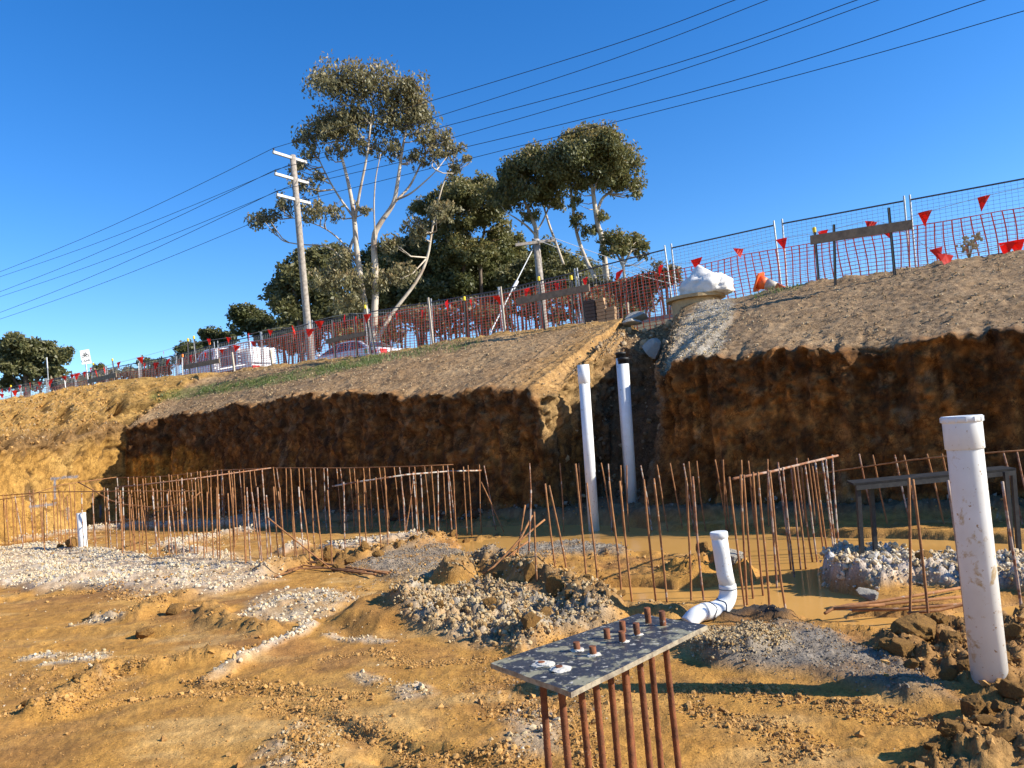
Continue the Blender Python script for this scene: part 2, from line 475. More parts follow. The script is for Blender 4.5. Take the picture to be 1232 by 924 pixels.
water = np.maximum.reduce([
    pm([(340, 628), (560, 624), (700, 626), (850, 634), (1000, 640), (1300, 648), (1300, 690), (1120, 682), (1060, 672), (1010, 676), (1000, 694), (940, 684), (870, 670), (760, 664), (650, 655), (606, 673), (540, 664), (560, 652), (500, 644), (420, 643), (340, 640)]),
    pm([(680, 706), (720, 697), (800, 701), (850, 697), (900, 690), (950, 672), (1010, 676), (1012, 705), (1060, 718), (1030, 738), (990, 746), (920, 740), (860, 727), (760, 724), (700, 716)]),
    pm([(965, 744), (1030, 732), (1100, 728), (1180, 722), (1300, 712), (1300, 752), (1200, 758), (1120, 757), (1040, 755)]),
])
slab = pm([(1003, 690), (1010, 672), (1060, 671), (1130, 676), (1300, 676), (1300, 716), (1180, 712), (1110, 708), (1070, 716), (1015, 706)], -0.04, 0.08)
left_gravel = np.maximum.reduce([pm([(-60, 668), (60, 658), (150, 668), (230, 686), (240, 708), (160, 714), (60, 712), (-60, 702)], -0.1, 0.15),
                                 0.75 * pm([(120, 680), (260, 668), (330, 682), (340, 700), (250, 722), (170, 716)], -0.25, 0.3)])
rock_band = np.maximum.reduce([lm([(30, 650), (110, 640), (170, 634), (330, 632)], 0.42), lm([(200, 660), (255, 648), (300, 640)], 0.35), lm([(208, 662), (250, 666)], 0.25),
                               lm([(410, 660), (450, 655), (492, 650)], 0.32), lm([(340, 665), (356, 660)], 0.25)])
mid_gravel = 0.9 * pm([(290, 724), (330, 712), (400, 712), (425, 722), (410, 744), (360, 752), (300, 748)], -0.12, 0.2)
streak = lm([(262, 823), (300, 803), (340, 780), (385, 756)], 0.12)
patches = np.maximum.reduce([lm([(88, 754), (150, 745)], 0.12), lm([(45, 792), (112, 789)], 0.1), lm([(60, 803), (112, 795)], 0.11), 0.7 * lm([(395, 771), (470, 776)], 0.09), 0.8 * lm([(440, 822), (500, 848)], 0.16),
                             0.75 * pm([(325, 885), (400, 872), (430, 900), (380, 924), (300, 935)], -0.1, 0.1), 0.6 * pm([(600, 866), (640, 850), (660, 924), (560, 924)], -0.05, 0.1)])
rubble = pm([(480, 742), (520, 712), (575, 708), (640, 716), (700, 738), (745, 752), (700, 770), (640, 792), (560, 776), (500, 764)], -0.08, 0.2)
ridge = np.maximum(lm([(545, 700), (590, 684), (640, 700), (690, 722), (730, 742)], 0.30), 0.5 * lm([(600, 690), (660, 714), (735, 740), (800, 744)], 0.2))
mud_mid = pm([(690, 672), (760, 668), (840, 672), (880, 680), (890, 694), (820, 700), (720, 698), (640, 706), (620, 680)], -0.06, 0.15)
blue_gravel = np.maximum(pm([(570, 668), (640, 660), (700, 655), (770, 661), (740, 674), (680, 676), (640, 690), (590, 690)], -0.08, 0.12),
                         0.8 * pm([(420, 682), (520, 655), (590, 660), (560, 690), (470, 706)], -0.15, 0.2))
right_mound = pm([(800, 772), (850, 764), (905, 764), (955, 772), (990, 790), (930, 806), (860, 800), (815, 786)], -0.06, 0.14)
dark_gravel = pm([(850, 800), (905, 760), (960, 754), (1040, 770), (1090, 800), (1150, 834), (1160, 852), (1080, 846), (1000, 826), (920, 816)], -0.06, 0.1)
black_heap = lm([(880, 748), (915, 741), (950, 748)], 0.16)
clods_r = np.maximum(pm([(1050, 770), (1100, 748), (1160, 744), (1290, 740), (1290, 880), (1220, 880), (1170, 852), (1110, 818), (1060, 800)], -0.05, 0.25),
                     pm([(1090, 935), (1140, 890), (1200, 870), (1290, 860), (1290, 960), (1080, 960)], -0.05, 0.15))
clod_row = np.maximum.reduce([lm([(330, 690), (380, 672), (440, 672), (500, 660), (560, 646), (590, 641)], 0.30), 0.7 * lm([(120, 745), (170, 742), (215, 722)], 0.22), 0.6 * lm([(80, 852), (130, 812), (260, 800)], 0.16), 0.6 * lm([(240, 740), (330, 765)], 0.2)])
mound_k = pm([(400, 760), (440, 722), (520, 712), (560, 730), (520, 760), (450, 772)], -0.05, 0.3)
mid_mound = lm([(820, 690), (850, 680), (890, 684), (925, 692)], 0.26)
tyre_mud = pm([(930, 740), (1000, 745), (1060, 752), (1120, 758), (1090, 772), (960, 762), (900, 752)], -0.05, 0.12)

n_big = fbm(P0, 0.45, 3, 1); n_mid = fbm(P0, 2.2, 4, 10); n_fine = fbm(P0, 9, 4, 20); n_xf = fbm(P0, 30, 3, 30)
w1 = 1 - worley2(P0 + 0.05 * np.stack([n_fine, n_xf, n_fine], 1), 7.5, 3); w2 = 1 - worley2(P0, 16, 8); w3 = 1 - worley2(P0, 33, 12)
clump = np.clip(w1, 0, 1) * 0.62 + np.clip(w2, 0, 1) * 0.28 + np.clip(w3, 0, 1) * 0.10
crumbly = smooth(0.0, 0.5, fbm(P0, 0.9, 4, 77))
rough_amt = 0.005 + 0.014 * crumbly
Z = 0.03 * n_big + 0.014 * n_mid + rough_amt * n_fine + (0.003 + 0.004 * crumbly) * n_xf + 0.020 * crumbly * (np.clip(w2, 0, 1) - .3) + 0.010 * (np.clip(w3, 0, 1) - .4)
Z += 0.02
Z -= 0.16 * water
Z += slab * (0.085 + 0.06 * n_mid + 0.20 * (clump - 0.4) + 0.03 * n_fine) * (1 + 0 * water)
Z += left_gravel * (0.07 + 0.035 * n_mid + 0.05 * (clump - 0.4))
Z += rock_band * (0.07 + 0.12 * (clump - 0.4) + 0.04 * n_mid)
Z += mid_gravel * (0.03 + 0.03 * (clump - 0.4)) + streak * (0.03 + 0.06 * (clump - 0.4)) + patches * (0.012 + 0.03 * (clump - 0.4))
Z += rubble * (0.055 + 0.07 * n_mid + 0.20 * (clump - 0.4) + 0.04 * n_fine)
Z += ridge * (0.16 + 0.09 * n_mid + 0.12 * (clump - 0.4))
Z += mud_mid * (0.03 + 0.04 * (clump - 0.4) + 0.04 * n_mid) + blue_gravel * (0.05 + 0.05 * (clump - 0.4))
Z += right_mound * (0.055 + 0.03 * n_mid + 0.05 * (clump - 0.4)) + dark_gravel * (0.05 + 0.03 * (clump - 0.4)) + black_heap * (0.05 + 0.06 * (clump - 0.4))
Z += clods_r * (0.055 + 0.06 * n_mid + 0.15 * (clump - 0.4))
Z += clod_row * (0.08 + 0.18 * (clump - 0.4) + 0.05 * n_mid)
Z += mound_k * (0.13 + 0.03 * n_mid) + mid_mound * (0.06 + 0.16 * (clump - 0.4)) + tyre_mud * (0.015 + 0.03 * (clump - 0.4))
# furrows pressed by the tyres
tm = lm([(960, 752), (1030, 756), (1110, 766)], 0.25)
Z += 0.018 * tm * np.sin(line_d(GX, GY, W2([(900, 748), (1030, 748), (1180, 760)])) * 70)
# wheel tracks and small dug steps in the smooth clay of the foreground
def step(line, depth, w):
    pts = np.array(W2(line)); a, b = pts[0], pts[-1]; L_ = np.linalg.norm(b - a); e = (b - a) / L_
    X = GX + 0.06 * n_mid + 0.012 * n_fine - a[0]; Y = GY + 0.06 * n_mid - 0.012 * n_fine - a[1]
    al = X * e[0] + Y * e[1]; ac = -X * e[1] + Y * e[0]
    endf = smooth(-0.05, 0.12, al) * smooth(L_ + 0.05, L_ - 0.2, al)
    return -depth * endf * smooth(0.035, -0.03, ac) * smooth(-w, -0.2 * w, ac) * (0.7 + 0.6 * n_mid)
Z += step([(335, 848), (420, 872), (500, 898), (620, 930)], 0.045, 0.35)
Z += step([(455, 900), (505, 922), (560, 950)], 0.04, 0.16)
Z += step([(0, 868), (60, 850), (160, 842), (330, 842)], 0.012, 0.12)
Z += step([(250, 822), (330, 836), (430, 846)], 0.02, 0.2)
for ln, wd, dp in (([(-40, 735), (120, 700), (260, 690)], 0.16, 0.04), ([(-40, 770), (200, 765), (420, 738)], 0.14, 0.03), ([(-60, 905), (140, 850), (300, 812), (420, 770)], 0.13, 0.022),
                   ([(-60, 800), (130, 775), (260, 750)], 0.12, 0.022), ([(420, 924), (640, 850), (760, 800)], 0.13, 0.018), ([(880, 924), (1000, 880), (1100, 860)], 0.12, 0.02)):
    d = line_d(wx * .5 + GX * .5, wy * .5 + GY * .5, W2(ln)); Z += -dp * np.exp(-(d / wd) ** 2) + 0.45 * dp * np.exp(-((d - 1.7 * wd) / (0.6 * wd)) ** 2) * (0.6 + n_fine)
# rubble at the foot of the bank
cc = GX * N2[0] + GY * N2[1]
toe_m = smooth(10.40, 10.62, cc + 0.25 * n_mid) * smooth(-9, -8, GX * 1.0)
toe_m = toe_m * (1 - smooth(340, 250, proj_np(P0)[0]))
Z += toe_m * (0.13 + 0.05 * n_mid + 0.12 * (clump - 0.4))

PV = np.stack([GX, GY, Z], 1)
def mixc(base, col, m):
    return base * (1 - m[:, None]) + np.array(col)[None, :] * m[:, None]
C = np.tile(np.array([0.49, 0.255, 0.055]), (len(PV), 1))
C = mixc(C, (0.56, 0.32, 0.09), smooth(0.0, 0.6, fbm(P0, 0.7, 4, 91)))
C = mixc(C, (0.35, 0.175, 0.052), smooth(0.1, 0.6, fbm(P0, 1.1, 5, 95)))
C = mixc(C, (0.30, 0.16, 0.055), 0.6 * smooth(0.25, 0.6, fbm(P0, 5.5, 4, 97)))
C = mixc(C, (0.20, 0.105, 0.04), 0.7 * smooth(0.22, 0.5, fbm(P0, 19, 4, 98)) * (0.35 + 0.65 * crumbly))
C = mixc(C, (0.58, 0.38, 0.15), 0.6 * smooth(0.2, 0.6, fbm(P0 * np.array([0.35, 1.0, 1.0]), 3.0, 4, 96)))
damp = smooth(0.05, 0.45, fbm(P0 * np.array([0.6, 1.0, 1.0]), 1.7, 5, 94))
C = mixc(C, (0.33, 0.165, 0.05), 0.5 * damp)
speck = smooth(0.5, 0.7, fbm(P0, 26, 2, 99))
C = mixc(C, (0.50, 0.43, 0.33), 0.6 * speck * crumbly)
br = (0.9 + 0.2 * n_fine)
stone_c = lambda a, b: np.array(a)[None, :] * (0.5 + 0.5 * smooth(-.4, .4, n_fine))[:, None] + np.array(b)[None, :] * (0.5 - 0.5 * smooth(-.4, .4, n_fine))[:, None]
def mixv(base, colv, m): return base * (1 - m[:, None]) + colv * m[:, None]
gap_m = smooth(-0.35, 0.25, fbm(P0, 3.5, 4, 120))          # clay shows between the stones
C = mixv(C, stone_c((0.60, 0.55, 0.46), (0.46, 0.40, 0.31)), left_gravel * (0.55 + 0.45 * gap_m))
C = mixv(C, stone_c((0.62, 0.58, 0.50), (0.44, 0.38, 0.29)), np.clip(rock_band * (0.6 + 0.4 * gap_m), 0, 1))
C = mixv(C, stone_c((0.52, 0.46, 0.36), (0.40, 0.32, 0.2)), mid_gravel * (0.4 + 0.6 * gap_m))
C = mixv(C, stone_c((0.58, 0.52, 0.42), (0.46, 0.36, 0.22)), streak * (0.35 + 0.65 * gap_m))
C = mixv(C, stone_c((0.56, 0.51, 0.42), (0.42, 0.34, 0.22)), patches * gap_m)
C = mixv(C, stone_c((0.42, 0.36, 0.27), (0.25, 0.20, 0.14)), rubble * (0.5 + 0.5 * gap_m))
C = mixc(C, (0.27, 0.17, 0.075), ridge * 0.8)
C = mixv(C, stone_c((0.30, 0.27, 0.22), (0.2, 0.17, 0.13)), blue_gravel * (0.4 + 0.6 * gap_m))
C = mixv(C, stone_c((0.46, 0.38, 0.26), (0.30, 0.24, 0.16)), right_mound * (0.5 + 0.5 * gap_m))
C = mixv(C, stone_c((0.28, 0.24, 0.19), (0.18, 0.155, 0.125)), dark_gravel * (0.55 + 0.45 * gap_m))
C = mixc(C, (0.045, 0.042, 0.04), black_heap)
C = mixc(C, (0.28, 0.16, 0.06), clods_r * 0.75)
C = mixc(C, (0.42, 0.245, 0.08), clod_row * 0.7)
C = mixv(C, stone_c((0.62, 0.60, 0.56), (0.42, 0.37, 0.3)), slab * (0.65 + 0.35 * gap_m))
C = mixv(C, stone_c((0.21, 0.15, 0.09), (0.13, 0.09, 0.055)), toe_m * 0.85)
C = mixc(C, (0.38, 0.21, 0.06), 0.8 * water * (1 - slab))
C = C * br[:, None]
wet = np.clip(smooth(0.0, 0.9, water) + 0.25 * smooth(0.2, 0.6, n_big), 0, 1) * (1 - slab)
ii = np.arange(nr * nc).reshape(nr, nc)
FQ = np.stack([ii[:-1, :-1], ii[:-1, 1:], ii[1:, 1:], ii[1:, :-1]], -1).reshape(-1, 4)
floor = mesh_np('pit_floor', PV, FQ, M['soil'], smooth_=True)
set_attr(floor, 'Col', C, 'FLOAT_COLOR'); set_attr(floor, 'wet', wet)
tag(floor, kind='structure')
# the floor goes on behind the camera
g = MB(); g.poly([(-40, -40, -0.02), (40, -40, -0.02), (40, 0.75, -0.02), (-40, 0.75, -0.02)])
o = g.build('ground', simple('trampled clay', (0.40, 0.23, 0.075), 0.95, (0.3, 0.17, 0.06), 3, bmp=0.5, bscale=20, bdist=0.03)); tag(o, kind='structure')

# muddy water
m, t, b = mat_new('muddy water')
t.links.new(mixcol(t, ramp(t, noise(t, 0.8, 3), 0.35, 0.65), (0.60, 0.33, 0.095), (0.54, 0.285, 0.075)), b.inputs['Base Color'])
b.inputs['Roughness'].default_value = 0.12; b.inputs['IOR'].default_value = 1.30
bump(t, b, noise(t, 5, 2), 0.05, 0.01)
wz = -0.055
g = MB(); g.poly([(-6, 4.0, wz), (12, 4.0, wz), (12, 16, wz), (-6, 16, wz)])
o = g.build('water', m); tag(o, kind='structure')

# ------------------------------------------------------------------ scattered stones and crumbs
def ico(sub):
    bm = bmesh.new(); bmesh.ops.create_icosphere(bm, subdivisions=sub, radius=1)
    V = np.array([v.co[:] for v in bm.verts]); Fq = np.array([[v.index for v in f.verts] for f in bm.faces]); bm.free(); return V, Fq
IV, IF = ico(1)
def rand_rot(n):
    q = rng.normal(size=(n, 4)); q /= np.linalg.norm(q, axis=1)[:, None]
    w, x, y, z = q.T
    return np.stack([np.stack([1 - 2 * (y * y + z * z), 2 * (x * y - z * w), 2 * (x * z + y * w)], 1),
                     np.stack([2 * (x * y + z * w), 1 - 2 * (x * x + z * z), 2 * (y * z - x * w)], 1),
                     np.stack([2 * (x * z - y * w), 2 * (y * z + x * w), 1 - 2 * (x * x + y * y)], 1)], 1)

OV = np.array([[1, 0, 0], [-1, 0, 0], [0, 1, 0], [0, -1, 0], [0, 0, 1], [0, 0, -1.0]]); OF = np.array([[0, 2, 4], [2, 1, 4], [1, 3, 4], [3, 0, 4], [2, 0, 5], [1, 2, 5], [3, 1, 5], [0, 3, 5]])
def scatter(name, pts, sizes, mat, sink=0.25, IV=IV, IF=IF):
    n = len(pts); nv = len(IV)
    jit = 1 + rng.uniform(-0.28, 0.28, (n, nv))
    sc = sizes[:, None] * rng.uniform(0.6, 1.25, (n, 3))
    V = IV[None] * jit[..., None] * sc[:, None, :]
    V = np.einsum('nij,nvj->nvi', rand_rot(n), V)
    V = V + pts[:, None, :] + np.array([0, 0, 1])[None, None] * (sizes * (0.5 - sink))[:, None, None]
    Fq = (IF[None] + (np.arange(n) * nv)[:, None, None]).reshape(-1, 3)
    o = mesh_np(name, V.reshape(-1, 3), Fq, mat); tag(o, kind='stuff'); return o

crumb_lines = np.maximum.reduce([lm(q, w_) for q, w_ in (([(0, 868), (60, 850), (160, 842), (330, 846)], .10), ([(335, 850), (420, 874), (500, 900), (620, 932)], .12), ([(240, 822), (330, 838), (430, 848)], .10), ([(60, 720), (140, 712), (215, 735)], .14),
    ([(90, 852), (140, 820), (200, 800), (300, 790)], .14), ([(400, 800), (450, 790), (520, 800), (590, 800)], .12), ([(840, 850), (900, 870), (960, 905)], .22), ([(610, 860), (660, 880), (690, 924)], .2), ([(830, 830), (880, 826), (940, 840)], .16), ([(980, 850), (1050, 858), (1120, 874)], .18), ([(300, 860), (360, 888), (400, 924)], .18))])
area = GY ** 1.25                                  # between even on the ground and even in the view
VISIBLE = (np.abs(GX) < 0.80 * (GY + 0.5)) & (GY > 1.9)
def pick(mask, n, lo, hi, pw=2.5):
    w = np.clip(mask, 0, 1) ** 1.5 * area * VISIBLE
    i = rng.choice(len(w), n, p=w / w.sum())
    p = PV[i].copy(); p[:, 0] += rng.normal(0, 0.004 * p[:, 1]); p[:, 1] += rng.normal(0, 0.004 * p[:, 1])
    s = lo + (hi - lo) * rng.random(n) ** pw
    s = np.maximum(s, 0.0010 * p[:, 1])            # nothing finer than can be seen
    return p, s
scatter('pale_gravel', *pick(np.maximum.reduce([left_gravel, rock_band * 1.0, streak, 0.8 * mid_gravel, 0.5 * patches]) * (0.25 + 0.75 * gap_m), 12000, 0.005, 0.026, 3), M['white_stone'], 0.5)
scatter('slab_rubble', *pick(np.maximum(slab, 0.8 * smooth(0.0, 0.15, slab)), 4200, 0.006, 0.03, 3), M['white_stone'], 0.5)
scatter('grey_rubble', *pick(rubble + 0.3 * ridge, 7000, 0.005, 0.026, 4), M['grey_stone'], 0.4)
scatter('beige_gravel', *pick(np.maximum(right_mound, 0.3 * patches), 6000, 0.004, 0.016, 3), M['grey_stone'], 0.4, OV, OF)
scatter('blue_gravel', *pick(np.maximum(dark_gravel, blue_gravel), 9000, 0.003, 0.011, 3), M['blue_stone'], 0.5, OV, OF)
scatter('clay_crumbs', *pick(np.maximum.reduce([0.35 * crumbly, 0.8 * clod_row, 0.8 * clods_r, 0.6 * ridge, 0.5 * mid_mound, 0.35 * mud_mid, 0.04 + 0 * crumbly]) * (1 - water), 13000, 0.004, 0.028, 5), M['clay_stone'], 0.4, OV, OF)
scatter('fine_crumbs', *pick((np.maximum(0.10 + 0.5 * crumbly, crumb_lines)) * (1 - water) * smooth(9, 4, GY), 30000, 0.002, 0.010, 5), M['clay_stone'], 0.4, OV, OF)
scatter('line_crumbs', *pick(crumb_lines * (1 - water), 3500, 0.004, 0.020, 4), M['clay_stone'], 0.4)
scatter('pale_chips', *pick(np.clip(crumbly * 0.6 + 0.08, 0, 1) * (1 - water) * (GX < 1.5), 4000, 0.003, 0.011, 3), M['white_stone'], 0.5, OV, OF)
scatter('toe_rubble', *pick(toe_m, 2500, 0.012, 0.05, 3), M['blue_stone'], 0.3, OV, OF)

# ------------------------------------------------------------------ the bank round the pit
ZU = 3.4                                            # ground at the fence
ZR = 4.08                                           # the street above
def crestz(px, py, c=15.2): return onc(px, py, c)
cols = []                                           # (toe, lip, crest, back)
def col_world(toe, lip, crest, back): cols.append([Vector(toe), Vector(lip), Vector(crest), Vector(back)])
col_world((-11.9, 2, -0.05), (-12.1, 2, 2.0), (-13.8, 2, 3.35), (-15.5, 2, ZU))
col_world((-11.7, 12, -0.05), (-11.9, 12, 2.0), (-13.7, 12.5, 3.35), (-15.5, 12, ZU))
a = at(0, 487, 20.2)
col_world((-11.55, 16.6, -0.05), (-11.75, 16.8, 2.05), (a.x, a.y - 1.2, a.z - 0.1), (-16.2, 19, ZU))
a = at(60, 472, 22.0)
col_world((-11.4, 19.2, -0.05), (-11.55, 19.4, 2.2), a, (-16.5, 24.5, ZU))
a = at(125, 458, 23.5)
col_world((-11.28, 21.0, -0.05), (-11.35, 21.2, 2.45), a, (-15.0, 27.5, ZU))
def col_uc(px_u, lipz, crest_px, ct=10.98, cl=11.2, c_c=15.2, u_off=0.0, toez=-0.05):
    """one column of the long bank; px_u is u along the bank"""
    cp = onc(*crest_px, c_c)
    cols.append([uc(px_u, ct, toez), uc(px_u, cl, lipz), cp, cp + Vector(N2) * 1.4 + Vector((0, 0, ZU - cp.z - 0.1))])
def lipat(px, py, c=11.2):
    p = onc(px, py, c); return toU(p), p.z
crest_poly = [(150, 457), (215, 457), (262, 449), (320, 440), (375, 434), (440, 428), (520, 412), (600, 402), (660, 392), (700, 388), (735, 384), (760, 384)]
for (px, py), ct in zip([(152, 517), (205, 503), (258, 493), (330, 481), (430, 474), (520, 470), (600, 466), (640, 464)], (11.75, 12.35, 12.2, 11.55, 11.05, 10.98, 10.98, 10.98)):
    u, z = lipat(px, py, ct + 0.22)
    # crest straight behind this column
    cx, cy = proj_np(np.array([D2 * u + N2 * 15.2 + np.array([0, 0, 3.8])])); cx = float(cx[0])
    yy = np.interp(cx, [p[0] for p in crest_poly], [p[1] for p in crest_poly])
    col_uc(u, z, (cx, yy), ct, ct + 0.22)
# the drain trench that cuts the bank
c_end = onc(742, 394, 14.9)
cols.append([uc(-6.85, 10.98, -0.05), uc(-6.88, 11.15, 2.12), uc(-7.05, 15.1, c_end.z), uc(-7.05, 16.4, ZU)])
cols.append([uc(-6.72, 11.15, 0.0), uc(-6.80, 11.35, 2.12), uc(-6.98, 15.0, c_end.z), uc(-7.0, 16.4, ZU)])
cols.append([uc(-6.6, 12.0, -0.05), uc(-6.75, 12.9, 2.65), uc(-6.9, 14.9, c_end.z - 0.05), uc(-6.9, 16.4, ZU)])
cols.append([uc(-6.5, 12.5, -0.05), uc(-6.7, 14.2, 3.0), uc(-6.75, 15.0, c_end.z - 0.2), uc(-6.7, 16.4, ZU)])
cols.append([uc(-6.2, 12.5, -0.05), uc(-6.1, 14.5, 2.7), uc(-6.4, 15.3, 3.45), uc(-6.4, 16.4, ZU)])
cols.append([uc(-5.75, 12.4, -0.05), uc(-5.3, 14.5, 2.7), uc(-6.05, 15.3, 3.5), uc(-6.0, 16.4, ZU)])
cols.append([uc(-5.5, 11.9, -0.05), uc(-5.15, 12.8, 2.5), uc(-5.85, 15.3, 3.6), uc(-5.8, 16.4, ZU)])
u, z = lipat(806, 440)
u, z = lipat(798, 442)
cols.append([uc(-5.30, 11.2, -0.05), uc(u - 0.02, 11.35, z), uc(-5.68, 15.2, 3.72), uc(-5.6, 16.4, ZU)])
crest_r = [(800, 380), (845, 374), (880, 362), (920, 350), (960, 342), (1010, 334), (1060, 328), (1090, 322), (1140, 314), (1190, 306), (1232, 299), (1400, 270)]
for (px, py) in [(815, 440), (860, 436), (920, 430), (1000, 425), (1100, 415), (1232, 399), (1400, 375)]:
    u, z = lipat(px, py)
    cx, cy = proj_np(np.array([D2 * u + N2 * 15.2 + np.array([0, 0, 3.8])])); cx = float(cx[0])
    yy = np.interp(cx, [p[0] for p in crest_r], [p[1] for p in crest_r])
    col_uc(u, z, (cx, yy))
cols.append([uc(9, 10.98, -0.05), uc(9, 11.2, 2.2), uc(9, 15.2, 3.8), uc(9, 16.6, ZU)])
cols.append([uc(16, 10.98, -0.05), uc(16, 11.2, 2.2), uc(16, 15.2, 3.8), uc(16, 16.6, ZU)])

A = np.array([[list(v) for v in c] for c in cols])                   # (K,4,3)
seg = np.linalg.norm(np.diff(A[:, 1], axis=0), axis=1) + np.linalg.norm(np.diff(A[:, 0], axis=0), axis=1)
seg = seg * 0.5
arc = np.concatenate([[0], np.cumsum(seg)])
den = []
for k in range(len(seg)):
    mid = (A[k, 1] + A[k + 1, 1]) / 2
    vis_px = proj_np(mid[None])[0][0] if mid[1] > 1 else -999
    res = 0.034 if -120 < vis_px < 1330 else 0.3
    den.append(max(2, int(seg[k] / res)))
tt = np.concatenate([np.linspace(arc[k], arc[k + 1], den[k], endpoint=False) for k in range(len(seg))] + [[arc[-1]]])
L = np.stack([[np.interp(tt, arc, A[:, j, i]) for i in range(3)] for j in range(4)])   # (4,3,T)
L = L.transpose(2, 0, 1)                                             # (T,4,3)
nT = len(tt)
vw = np.concatenate([np.linspace(-0.10, 1, 74)[:-1], np.linspace(1, 2, 104)[:-1], np.linspace(2, 3, 14)])
nV = len(vw)
tg = np.gradient(L[:, 0] + L[:, 1], axis=0); tg[:, 2] = 0
# outward = towards the pit
tg /= np.linalg.norm(tg, axis=1)[:, None] + 1e-9
outw = np.stack([tg[:, 1], -tg[:, 0], np.zeros(nT)], 1)
ker = np.ones(9) / 9
outw = np.stack([np.convolve(np.pad(outw[:, i], 4, mode='edge'), ker, 'valid') for i in range(3)], 1)
outw /= np.linalg.norm(outw, axis=1)[:, None] + 1e-9

lipn = np.stack([tt, np.zeros(nT), np.zeros(nT)], 1)
lip_j = 0.20 * fbm(lipn, 0.9, 3, 200) + 0.13 * fbm(lipn, 6.3, 5, 210, 0.65) + 0.10 * np.clip(fbm(lipn, 2.6, 3, 215), -1, 0.1)
L[:, 1, 2] += lip_j * 0.8
L[:, 1] += outw * (0.10 * fbm(lipn, 2.1, 4, 220))[:, None]
L[:, 2, 2] += 0.06 * fbm(lipn, 1.2, 4, 230) + 0.03 * fbm(lipn, 6, 3, 235)

kk = np.ones(61) / 61
L1s = np.stack([np.convolve(np.pad(L[:, 1, i], 30, mode='edge'), kk, 'valid') for i in range(3)], 1)
L2s = np.stack([np.convolve(np.pad(L[:, 2, i], 10, mode='edge'), np.ones(21) / 21, 'valid') for i in range(3)], 1)
gz = (np.abs(tt - arc[13]) < 1.0) | ((tt > arc[13]) & (tt < arc[21] + 0.3)); L1s[gz] = L[gz, 1]; L2s[gz] = L[gz, 2]
PB = np.zeros((nT, nV, 3))
for j, v in enumerate(vw):
    if v <= 1:
        f = v
        p = L[:, 0] * (1 - f) + L[:, 1] * f
        p = p + outw * (0.10 * math.sin(math.pi * max(f, 0)) * -0.4 + 0.13 * max(0, f - 0.72) / 0.28)[..., None] if False else p + outw * (-0.10 * math.sin(math.pi * min(max(f, 0), 1)) + 0.10 * max(0.0, (f - 0.7) / 0.3) ** 2)
    elif v <= 2:
        f = v - 1
        p = L1s * (1 - f) + (L2s + (L[:, 2] - L2s) * max(0.0, 1 - (1 - f) / 0.12)) * f + (L[:, 1] - L1s) * math.exp(-f * 14) + outw * (0.10 * (1 - f) ** 2)
        p = p + np.array([0, 0, 1]) * (0.05 * math.sin(math.pi * f))
    else:
        f = v - 2
        p = L[:, 2] * (1 - f) + L[:, 3] * f
    PB[:, j] = p
VV = np.tile(vw, (nT, 1)); TT = np.tile(tt[:, None], (1, nV)); OW = np.repeat(outw[:, None], nV, 1)
P = PB.reshape(-1, 3); VV = VV.ravel(); TT = TT.ravel(); OW = OW.reshape(-1, 3)
corner_t = arc[5]                                    # where the left wall meets the long bank
gap_a, gap_b = arc[13], arc[20]
LEFT = smooth(corner_t + 0.02, corner_t - 0.02, TT)
RIGHT = smooth(gap_b - 0.1, gap_b + 0.2, TT)
INGAP = smooth(gap_a - 0.05, gap_a + 0.1, TT) * (1 - RIGHT)
UVs = np.stack([TT, P[:, 2] * 1.0, VV * 0], 1)
wall = smooth(1.06, 0.98, VV); slope = smooth(0.98, 1.06, VV)
nb1 = fbm(P, 0.9, 3, 300, two=False); nb2 = fbm(P, 3.2, 4, 310, two=False); nb3 = fbm(P, 11, 3, 320, two=False); nb4 = fbm(P, 24, 2, 325, two=False)
streaky = fbm(UVs * np.array([5.0, 1.0, 1]), 1.0, 4, 330)
wl = 1 - worley2(np.stack([TT, np.where(VV < 1, P[:, 2] * 0.55, VV * 3.6), TT], 1) + 0.1 * np.stack([nb3, nb2, nb3], 1), 5.0, 340)
wl2 = 1 - worley2(np.stack([TT, np.where(VV < 1, P[:, 2], VV * 3.6), TT], 1), 12.0, 345)
up_band = smooth(0.55, 0.8, VV + 0.12 * nb2) * wall               # crumbling topsoil under the lip
clean = LEFT * smooth(1.0, 0.8, VV)
d_w = 0.13 * nb1 + 0.07 * nb2 * (1 - 0.75 * clean) + 0.040 * nb3 * (1 - 0.6 * clean) + 0.05 * streaky * (1 - clean) + up_band * (0.16 * (np.clip(wl, 0, 1) - .45) + 0.06 * (np.clip(wl2, 0, 1) - .45)) * (1 - 0.5 * LEFT)
teeth = fbm(np.stack([TT * 7.0, P[:, 2] * 0.5, VV * 0], 1), 1.0, 3, 347); d_w += (RIGHT * 0.09 + 0.04 * (1 - LEFT)) * wall * teeth; tooth_c = 0.80 + 0.45 * smooth(-.35, .35, teeth)
foot = smooth(0.16, 0.0, VV) * (1 - LEFT * 0.5)
d_w += foot * (0.08 + 0.10 * nb2 + 0.14 * (np.clip(wl, 0, 1) - .4)) + (1 - clean) * (0.06 * (np.clip(wl, 0, 1) - .45) + 0.03 * (np.clip(wl2, 0, 1) - .45) + 0.05 * nb4 + 0.05 * streaky) * wall
